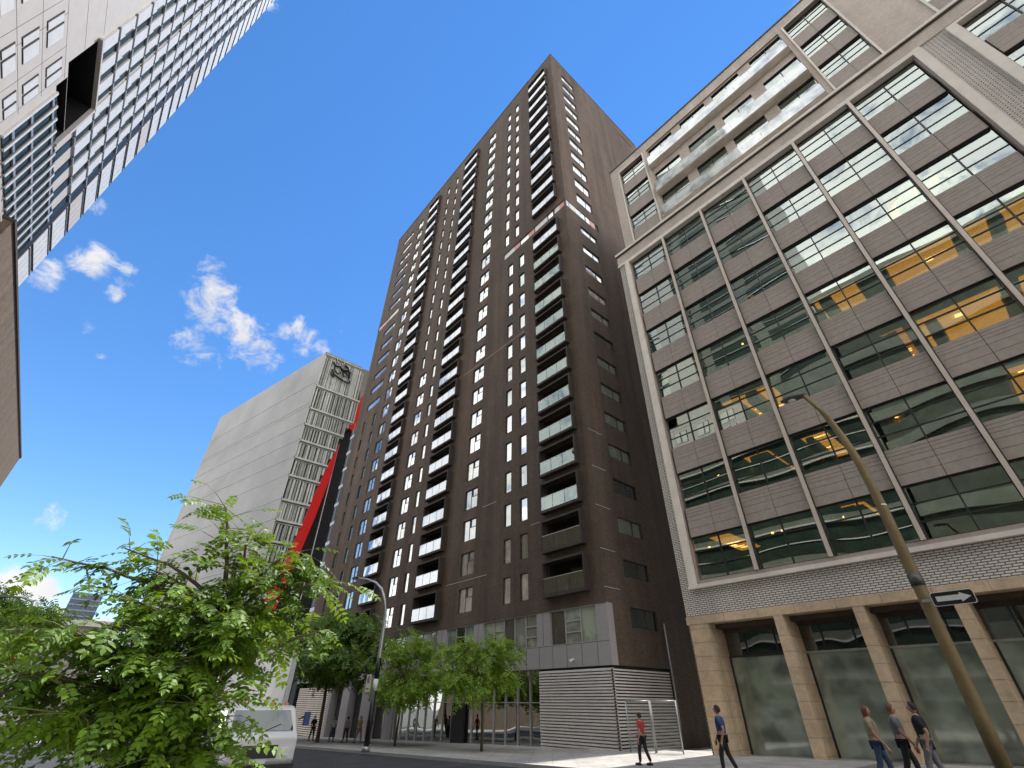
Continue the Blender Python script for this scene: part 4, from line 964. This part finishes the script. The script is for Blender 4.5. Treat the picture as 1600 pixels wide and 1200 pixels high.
# near honey-locust: branches drawn out in long sprays
def near_tree():
    rnd = random.Random(21)
    base = Vector((-4.95, 1.15, gz(-5) + .13))
    t = thing('locust_tree', 'near young locust tree with drooping feathery leaves, filling the lower left corner', 'tree', base)
    tb, lf, tb2 = MB(), MB(), MB()
    tr = [base, Vector((-4.93, 1.13, .8)), Vector((-4.97, 1.08, 1.5)), Vector((-4.9, 1.05, 2.2)), Vector((-4.93, .95, 2.75))]
    tb.tube(tr, [.075, .062, .05, .035, .018], 'bark', 9)
    k = .77
    ends = []   # (point, leafiness) silhouettes: long sprays reaching out of the crown
    def S_(x, y, z): return Vector((x, y, z))
    sprays = [((-4.95, -0.2, 2.56), 0.55), ((-5.15, 0.15, 2.72), 0.40), ((-4.95, 0.7, 3.2), 0.50), ((-4.75, 0.95, 2.92), 0.50), ((-4.5, 1.45, 2.72), 0.60), ((-4.4, 1.62, 2.6), 0.60), ((-4.55, 1.35, 2.85), 0.45), ((-5.0, -0.3, 2.12), 0.90), ((-4.9, -0.42, 1.9), 1.00), ((-4.7, -0.28, 1.75), 1.00), ((-5.3, 0.3, 2.4), 0.70), ((-4.5, 0.3, 2.3), 0.90), ((-4.6, 1.0, 2.6), 0.70), ((-5.3, 1.2, 2.5), 0.60), ((-4.4, 1.6, 2.2), 0.50), ((-4.3, 0.9, 2.2), 1.00), ((-4.4, 0.5, 1.95), 1.00), ((-4.6, 0.1, 2.0), 1.00), ((-5.5, 0.6, 2.1), 0.80), ((-5.4, 1.4, 2.3), 0.80), ((-4.3, 0.7, 1.65), 1.00), ((-4.5, 0.2, 1.6), 1.00), ((-4.9, -0.1, 1.6), 1.00), ((-4.6, 0.7, 2.35), 1.00), ((-4.9, 0.35, 2.6), 0.50), ((-4.95, 1.3, 2.35), 1.00), ((-4.5, 0.5, 1.35), 1.00), ((-4.4, 1.0, 1.4), 1.00), ((-4.9, 0.2, 1.3), 1.00), ((-4.6, 0.35, 1.75), 1.0), ((-4.7, -0.05, 1.85), 1.0), ((-4.4, 0.75, 1.95), 1.0), ((-4.5, 0.15, 2.15), .9), ((-4.3, 0.95, 1.7), .9)]
    for e, lv in sprays:
        e = S_(*e); h = min(2.5, max(.9, e.z - .45)); j = min(range(len(tr)), key=lambda q: abs(tr[q].z - h)); a = tr[j].copy()
        a.z = h if abs(tr[j].z - h) < .4 else tr[j].z
        pts = limb(tb, a, e, .022, .005, rnd, 8, .10)
        for q in range(2, len(pts)):
            nleaf = int(13 * lv * (.55 + .6 * q / len(pts)))
            d0 = (pts[q] - pts[q - 1]).normalized()
            for s in range(nleaf):
                ang = rnd.uniform(0, 2 * pi); dv = d0 * rnd.uniform(.2, .9) + Vector((cos(ang), sin(ang), rnd.uniform(-.6, .35)))
                st = pts[q - 1].lerp(pts[q], rnd.random())
                if rnd.random() < .35:
                    e2 = st + dv.normalized() * rnd.uniform(.12, .3); tb2.tube([st, e2], [.004, .0025], 'twig', 4, False); st = e2
                zs = rnd.uniform(.72, 1.25); compound(lf, tb2, st, dv, zs * rnd.uniform(.19, .27), rnd.choice((5, 6, 7, 8)), .052 * zs, .029 * zs, rnd, 'leaf', rnd.uniform(.3, 1.1), .0016)
    tb.build('trunk', t); tb2.build('twig', t); lf.build('crown', t)
near_tree()
def street_tree(name, label, base, top, rx, ry, z0, leafk, seed, n=900, ls=.11, lean=(0, 0), holes=.25, group='street trees along the far pavement', tr=.07):
    rnd = random.Random(seed); base = Vector(base)
    t = thing(name, label, 'tree', base, group)
    tb, lf = MB(), MB()
    cz = (z0 + top) / 2; rz_ = (top - z0) / 2; c = Vector((base.x + lean[0], base.y + lean[1], cz))
    fork = Vector((base.x + lean[0] * .4, base.y + lean[1] * .4, z0 + .35 * rz_))
    tb.tube([base, base.lerp(fork, .5) + Vector((.05, .03, 0)), fork], [tr * 1.25, tr, tr * .8], 'bark', 8)
    cl = []
    for i in range(22):
        a = rnd.uniform(0, 2 * pi); r = sqrt(rnd.uniform(.08, 1)); zz = rnd.uniform(-.75, .95)
        k = sqrt(max(.1, 1 - zz * zz * .8))
        e = c + Vector((cos(a) * r * rx * k, sin(a) * r * ry * k, zz * rz_)); cl.append((e, rnd.uniform(.55, 1.1)))
        limb(tb, fork if rnd.random() < .6 else fork.lerp(c, .5), e, tr * .4, .008, rnd, 5, .1)
    for i in range(n):
        e, w_ = rnd.choice(cl)
        p = e + Vector((rnd.gauss(0, 1) * .30 * rx * w_, rnd.gauss(0, 1) * .30 * ry * w_, rnd.gauss(0, 1) * .20 * rz_ * w_))
        if noise.noise(p * 1.4 + Vector((seed, 0, 0))) < -holes: continue
        out = (p - c); out.z *= .3; a = rnd.uniform(0, 2 * pi)
        dv = out.normalized() * .6 + Vector((cos(a), sin(a), rnd.uniform(-.4, .3))) * .7
        compound(lf, None, p, dv, ls * 3.6, 5, ls, ls * .42, rnd, leafk, rnd.uniform(.4, 1.1))
    tb.build('trunk', t); lf.build('crown', t)
    return t
gp = lambda x: gz(x) + .13
street_tree('locust_tree', 'small bright green locust tree directly before the shopfront canopy', (-25.5, 20, gp(-25.5)), 4.9, 2.0, 1.8, 2.0, 'leaf2', 4, 1300, .21, (-.5, 0), .16)
street_tree('locust_tree', 'bright green locust tree just right of the grey swan-neck lamp pole', (-35.1, 20, gp(-35)), 5.4, 2.5, 2.0, 1.8, 'leaf2', 9, 1600, .24, (.3, 0), .16)
street_tree('locust_tree', 'dark leafy locust tree left of the grey lamp pole with a wide flat crown', (-46.3, 19.2, gp(-46)), 7.6, 7.5, 2.4, 3.6, 'leafd', 14, 3600, .32, (-1.5, 0), .3, tr=.14)
street_tree('locust_tree', 'mid green tree at the far left edge rising past a slim leaning pole', (-27, -2.3, gp(-27)), 4.95, 1.6, 1.7, 2.6, 'leaf2', 17, 4500, .14, (0, -.2), .4, group='street trees on the near pavement')

# ------------------------------------------------------------------ box truck
t = thing('box_truck', 'white box truck with orange roof marker lights behind the near tree', 'truck', (-24, 6.5, gz(-24)))
g0 = gz(-24)
m = MB(); m.box(-30.2, -22.75, 5.3, 7.85, g0 + .95, 3.42, 'vwhite'); m.build('cargo_box', t)
m = MB()
for y in (5.27, 7.70): m.box(-22.80, -22.70, y, y + .18, g0 + .93, 3.30, 'galv')
m.box(-22.80, -22.69, 5.26, 7.89, 3.30, 3.47, 'alu'); m.box(-30.2, -22.81, 5.25, 5.30, 3.3, 3.46, 'alu'); m.box(-30.2, -22.81, 5.26, 5.30, g0 + .93, g0 + 1.08, 'alu'); m.box(-22.745, -22.735, 7.25, 7.55, 3.02, 3.14, 'pink')
m.build('corner_trim', t)
def rbox(mb, x0, x1, y0, y1, prof, k):
    """cab-like solid: profile (x,z) polygon extruded over y with a slight inward taper at the top"""
    n = len(mb.v); c = len(prof); i = mb.mi(k); zmx = max(z for _, z in prof); zmn = min(z for _, z in prof)
    for y, s in ((y0, 1), (y1, -1)):
        for x, z in prof: mb.v.append((x, y + s * .14 * max(0, (z - zmn) / (zmx - zmn) - .45), z))
    mb.f.append(tuple(range(n, n + c))); mb.f.append(tuple(range(n + 2 * c - 1, n + c - 1, -1)))
    for j in range(c): mb.f.append((n + j, n + c + j, n + c + (j + 1) % c, n + (j + 1) % c))
    mb.m += [i] * (c + 2); mb.smooth += [False] * (c + 2)
m = MB(); rbox(m, 0, 0, 5.35, 7.75, [(-22.7, g0 + .5), (-20.55, g0 + .5), (-20.45, g0 + .62), (-20.45, g0 + 1.25), (-20.62, g0 + 1.42), (-21.05, 1.50), (-21.2, 1.58), (-21.45, 1.62), (-22.6, 1.62), (-22.7, 1.56)], 'vwhite')
cab = m.build('cab', t)
bv = cab.modifiers.new('bevel', 'BEVEL'); bv.width = .05; bv.segments = 3; bv.limit_method = 'ANGLE'
m = MB(); m.face([(-20.60, 5.52, g0 + 1.44), (-20.60, 7.58, g0 + 1.44), (-21.02, 7.50, 1.47), (-21.02, 5.60, 1.47)], 'vglass'); m.build('windscreen', t)
for y in (5.75, 6.6): m = MB(); m.tube([(-20.58, y, g0 + 1.43), (-20.72, y + .55, g0 + 1.62)], .012, 'black', 5); m.build('wiper', t)
m = MB(); m.box(-20.42, -20.40, 6.3, 6.8, g0 + .56, g0 + .68, 'signw'); m.build('number_plate', t)
m = MB(); m.face([(-20.93, 5.355, g0 + 1.45), (-22.3, 5.355, g0 + 1.45), (-22.3, 5.41, 1.45), (-21.22, 5.41, 1.45)], 'vglass'); m.face([(-20.93, 7.745, g0 + 1.45), (-22.3, 7.745, g0 + 1.45), (-22.3, 7.70, 1.45), (-21.22, 7.70, 1.45)], 'vglass'); m.build('side_window', t)
for y in (5.95, 6.3, 6.65, 7.0, 7.45):
    m = MB(); m.tube([(-21.5, y, 1.61), (-21.5, y, 1.68), (-21.5, y, 1.71)], [.07, .065, .02], 'orange' if y > 7.1 else 'redlens', 10); m.build('marker_light', t)
for y in (5.6, 7.25):
    m = MB(); m.box(-20.45, -20.41, y, y + .28, g0 + .75, g0 + .95, 'signw'); m.build('headlight', t)
m = MB(); m.box(-20.45, -20.42, 5.98, 7.12, g0 + .7, g0 + 1.05, 'dframe'); m.build('grille', t)
m = MB(); m.box(-22.7, -20.38, 5.33, 7.77, g0 + .38, g0 + .52, 'dframe'); m.box(-30, -22.7, 5.7, 7.4, g0 + .6, g0 + .94, 'dframe'); m.build('chassis', t)
for x in (-21.4, -28.3):
    for y in (5.32, 7.5):
        m = MB(); m.tube([(x, y, g0 + .42), (x, y + .28, g0 + .42)], .42, 'tyre', 24); o = m.build('wheel', t, (x, y, g0 + .42)); q = MB(); q.tube([(x, y - .01, g0 + .42), (x, y + .29, g0 + .42)], .22, 'galv', 16); q.build('rim', o)
for y, s in ((5.3, -1), (7.8, 1)):
    m = MB(); m.tube([(-20.9, y, 1.2), (-20.85, y + s * .25, 1.3)], .02, 'black', 6); m.box(-20.9, -20.8, y + s * .18, y + s * .38, g0 + 1.55, 1.42, 'c_blue'); m.build('mirror', t)  # blue reflection put into the mirror's colour
# dark car low on the left
def car(label, x0, y0, k, L_=4.4, W_=1.8):
    g = gz(x0); t = thing('parked_car', label, 'car', (x0, y0, g))
    m = MB()
    secs = []
    prof = [(0, .35, .62), (.08, .3, .78), (.9, .28, .92), (1.35, .28, 1.0), (2.0, .28, 1.42), (3.2, .28, 1.45), (4.0, .3, 1.02), (4.35, .32, .9), (4.4, .4, .6)]
    n0 = None
    for j, (d, lo, hi) in enumerate(prof):
        n = len(m.v); x = x0 - d * L_ / 4.4
        tp = .22 if hi > 1.2 else .06
        w_ = W_ / 2 * (.9 if j in (0, len(prof) - 1) else 1)
        m.v += [(x, y0 - w_, g + lo), (x, y0 - w_, g + min(hi, .88)), (x, y0 - w_ + tp, g + hi), (x, y0 + w_ - tp, g + hi), (x, y0 + w_, g + min(hi, .88)), (x, y0 + w_, g + lo)]
        if n0 is not None:
            for q in range(5):
                gl = q in (1, 3) and hi > 1.3 and prof[j - 1][2] > 1.3
                m.f.append((n0 + q, n0 + q + 1, n + q + 1, n + q)); m.m.append(m.mi(k)); m.smooth.append(True)
        n0 = n
    m.f.append((0, 1, 2, 3, 4, 5)); m.m.append(0); m.smooth.append(False); m.f.append(tuple(range(n0, n0 + 6))); m.m.append(0); m.smooth.append(False)
    m.build('body', t)
    m = MB()
    for s in (-1, 1):
        yy = y0 + s * (W_ / 2 - .1); m.face([(x0 - 1.75, yy + s * .10, g + .95), (x0 - 3.6, yy + s * .10, g + .95), (x0 - 3.2, yy - s * .08, g + 1.36), (x0 - 2.15, yy - s * .08, g + 1.36)], 'vglass')
    m.build('side_window', t); m = MB(); m.face([(x0 - 1.38, y0 - .72, g + 1.03), (x0 - 1.38, y0 + .72, g + 1.03), (x0 - 1.95, y0 + .64, g + 1.41), (x0 - 1.95, y0 - .64, g + 1.41)], 'vglass'); m.build('windscreen', t)
    for d in (.8, 3.55):
        for s in (-1, 1):
            y = y0 + s * (W_ / 2 - .2); m = MB(); m.tube([(x0 - d, y, g + .32), (x0 - d, y + s * .21, g + .32)], .32, 'tyre', 20); o = m.build('wheel', t, (x0 - d, y, g + .32)); q = MB(); q.tube([(x0 - d, y + s * .19, g + .32), (x0 - d, y + s * .215, g + .32)], .2, 'galv', 14); q.build('rim', o)
    for s in (-.62, .62): m = MB(); m.box(x0 - .06, x0 + .02, y0 + s - .15, y0 + s + .15, g + .58, g + .70, 'signw'); m.build('headlight', t)
car('dark blue car parked low behind the near tree at the far left', -33, 4.6, 'cardark')

# ------------------------------------------------------------------ people
def skinned(name, verts, edges, rad, mats, parent, loc, rotz, sub=1):
    me = bpy.data.meshes.new(name); me.from_pydata(verts, edges, []); o = bpy.data.objects.new(name, me); COL.objects.link(o)
    md = o.modifiers.new('skin', 'SKIN'); md.use_smooth_shade = True
    for i, r in enumerate(rad):
        me.skin_vertices[0].data[i].radius = (r if isinstance(r, tuple) else (r, r)); me.skin_vertices[0].data[i].use_root = i == 0
    if sub: sm = o.modifiers.new('sub', 'SUBSURF'); sm.levels = sub; sm.render_levels = sub
    me.materials.append(MT[mats]); o.parent = parent
    return o
def person(label, x, y, face, shirt, trousers, hair='hair', h=1.74, long_hair=False, step=.18, skirt=False, ph=0):
    g = gz(x) + .13
    t = thing('person', label, 'person', (x, y, g)); t.rotation_euler = (0, 0, face); k = h / 1.74; t.scale = (k, k, k)
    s = step
    # body faces +x locally
    V = [(0, 0, .95), (0, 0, 1.12), (0, 0, 1.32), (0, 0, 1.45), (.01, 0, 1.52),
         (0, .19, 1.40), (-.04 - s * .4, .25, 1.13), (.06 - s * .4, .25, .90), (.09 - s * .4, .245, .80),
         (0, -.19, 1.40), (-.04 + s * .5, -.25, 1.13), (.10 + s * .6, -.25, .92), (.15 + s * .6, -.245, .82),
         (0, .09, .90), (s * .6 + .02, .095, .50), (s * .8, .10, .10), (s * .8 + .16, .11, .04),
         (0, -.09, .90), (-s * .3, -.095, .50), (-s * 1.3, -.10, .13), (-s * 1.3 + .14, -.11, .05)]
    E_ = [(0, 1), (1, 2), (2, 3), (3, 4), (3, 5), (5, 6), (6, 7), (7, 8), (3, 9), (9, 10), (10, 11), (11, 12), (0, 13), (13, 14), (14, 15), (15, 16), (0, 17), (17, 18), (18, 19), (19, 20)]
    Rr = [(.13, .10), (.125, .095), (.15, .10), (.10, .08), .052, .055, .042, .032, .035, .055, .042, .032, .035, .085, .06, .04, .035, .085, .06, .04, .035]
    b = skinned('body', V, E_, Rr, 'skin', t, (0, 0, 0), 0)
    # head with a face: squashed sphere with nose, ears, chin
    hd = MB(); n = 14; mm = 10
    for i in range(mm + 1):
        th = pi * i / mm
        for j in range(n):
            a = 2 * pi * j / n; r = sin(th); X = cos(a) * r * .098; Yy = sin(a) * r * .076; Z = cos(th) * .118
            if X > 0 and Z < 0: X *= .93; Yy *= 1 - .25 * min(1, -Z / .11)
            if abs(j) in (0,) and -.03 < Z < .02: X += .022
            if X > .06 and .015 < Z < .04 and abs(Yy) > .02: X -= .008
            if abs(abs(Yy) - .076) < .012 and abs(Z) < .035: Yy *= 1.14
            hd.v.append((X + .02, Yy, Z + 1.63))
    for i in range(mm):
        for j in range(n): hd.f.append((i * n + j, i * n + (j + 1) % n, (i + 1) * n + (j + 1) % n, (i + 1) * n + j)); hd.m.append(hd.mi('skin')); hd.smooth.append(True)
    o = hd.build('head', None, (0, 0, 0)); o.parent = t
    for yy in (-.03, .03):
        e = MB(); e.box(.105, .116, yy - .012, yy + .012, 1.645, 1.657, 'signb'); o2 = e.build('eye', None, (0, 0, 0)); o2.parent = o
    e = MB(); e.box(.10, .113, -.022, .022, 1.572, 1.580, 'redsign'); o2 = e.build('mouth', None, (0, 0, 0)); o2.parent = o
    hr = MB()
    for i in range(7):
        th = pi * .62 * i / 6
        for j in range(n):
            a = 2 * pi * j / n; f_ = cos(a); lim = .30 + .70 * (1 - max(0, f_)); t2 = th * (lim if f_ > .2 else 1.05)
            r = sin(t2); hr.v.append((cos(a) * r * .112 + .012, sin(a) * r * .09, cos(t2) * .132 + 1.635 - (.10 if long_hair and i == 6 and f_ < .3 else 0)))
    for i in range(6):
        for j in range(n): hr.f.append((i * n + j, i * n + (j + 1) % n, (i + 1) * n + (j + 1) % n, (i + 1) * n + j)); hr.m.append(hr.mi(hair)); hr.smooth.append(True)
    o3 = hr.build('hair', None, (0, 0, 0)); o3.parent = t
    ix = [0, 1, 2, 3, 5, 6, 9, 10]; mp_ = {a: i for i, a in enumerate(ix)}
    Vs = [V[i] for i in ix]; Vs[5] = tuple(Vector(V[5]).lerp(Vector(V[6]), .8)); Vs[7] = tuple(Vector(V[9]).lerp(Vector(V[10]), .8)); Vs[3] = (0, 0, 1.43)
    Es = [(0, 1), (1, 2), (2, 3), (3, 4), (4, 5), (3, 6), (6, 7)]
    skinned('shirt', Vs, Es, [(.155, .125), (.15, .12), (.175, .125), (.11, .09), .075, .06, .075, .06], shirt, t, 0, 0)
    ix = [0, 13, 14, 15, 17, 18, 19]; Vt = [V[i] for i in ix]
    skinned('trousers', Vt, [(0, 1), (1, 2), (2, 3), (0, 4), (4, 5), (5, 6)], [(.145, .115), .10, .078, .06, .10, .078, .06], trousers, t, 0, 0)
    for (ax, ay, az) in (V[16], V[20]):
        sh = MB(); sh.box(ax - .2, ax + .07, ay - .05, ay + .05, az - .05, az + .04, 'signb'); o4 = sh.build('shoe', None, (0, 0, 0)); o4.parent = t
        bb_ = o4.modifiers.new('bevel', 'BEVEL'); bb_.width = .025; bb_.segments = 2
    # hands: palm, four fingers and a thumb each
    for hi, (wx, wy, wz) in enumerate((V[8], V[12])):
        hm = MB(); sg = 1 if hi == 0 else -1
        hm.tube([(wx, wy, wz + .03), (wx + .005, wy, wz - .02), (wx + .01, wy, wz - .065)], [.024, .034, .032], 'skin', 8)
        for q, ln in enumerate((.062, .075, .07, .055)):
            fx = wx + .036 - q * .018; hm.tube([(fx, wy, wz - .06), (fx + .002, wy - sg * .006, wz - .06 - ln * .55), (fx - .002, wy - sg * .02, wz - .06 - ln)], [.0095, .009, .006], 'skin', 5)
        hm.tube([(wx + .03, wy, wz - .01), (wx + .055, wy - sg * .008, wz - .035), (wx + .06, wy - sg * .014, wz - .065)], [.012, .011, .008], 'skin', 5)
        o5 = hm.build('hand', None, (0, 0, 0)); o5.parent = t
person('person with dark hair and a dark blue shirt walking by the stone corner pier', -9.55, 17.3, radians(200), 'c_blue', 'c_black', 'hair', 1.76)
person('person with reddish-brown hair walking in front of the office ground floor, left of two others', -5.15, 17.0, radians(10), 'c_tan', 'c_denim', 'hairb', 1.66, True)
person('person in a grey top between two others in front of the office windows', -4.72, 17.6, radians(15), 'c_grey', 'c_black', 'hairb', 1.70)
person('person in a black top, rightmost of the walkers before the office windows', -4.1, 17.2, radians(190), 'c_black', 'c_grey', 'hair', 1.72)
person('person with black hair and red top walking before the corner louvres', -13.5, 18.4, radians(180), 'c_red', 'c_black', 'hair', 1.6)
person('person in a white top nearest the beige louvres by the dark portals', -46.4, 20.4, radians(0), 'c_white', 'c_denim', 'hairb', 1.72)
person('person in a lilac shirt walking between the entrance piers', -44.0, 20.5, radians(180), 'c_lilac', 'c_black', 'hair', 1.68)
person('person in a pale tan jacket stepping past the dark portal', -41.9, 20.6, radians(10), 'c_tan', 'c_grey', 'hairb', 1.70, step=.28)
person('person in a red shirt beside the black foot of the grey lamp pole', -39.9, 20.4, radians(170), 'c_red', 'c_denim', 'hair', 1.72)
person('person in a black coat right of the white truck cab', -50.2, 20.2, radians(5), 'c_black', 'c_black', 'hair', 1.8)
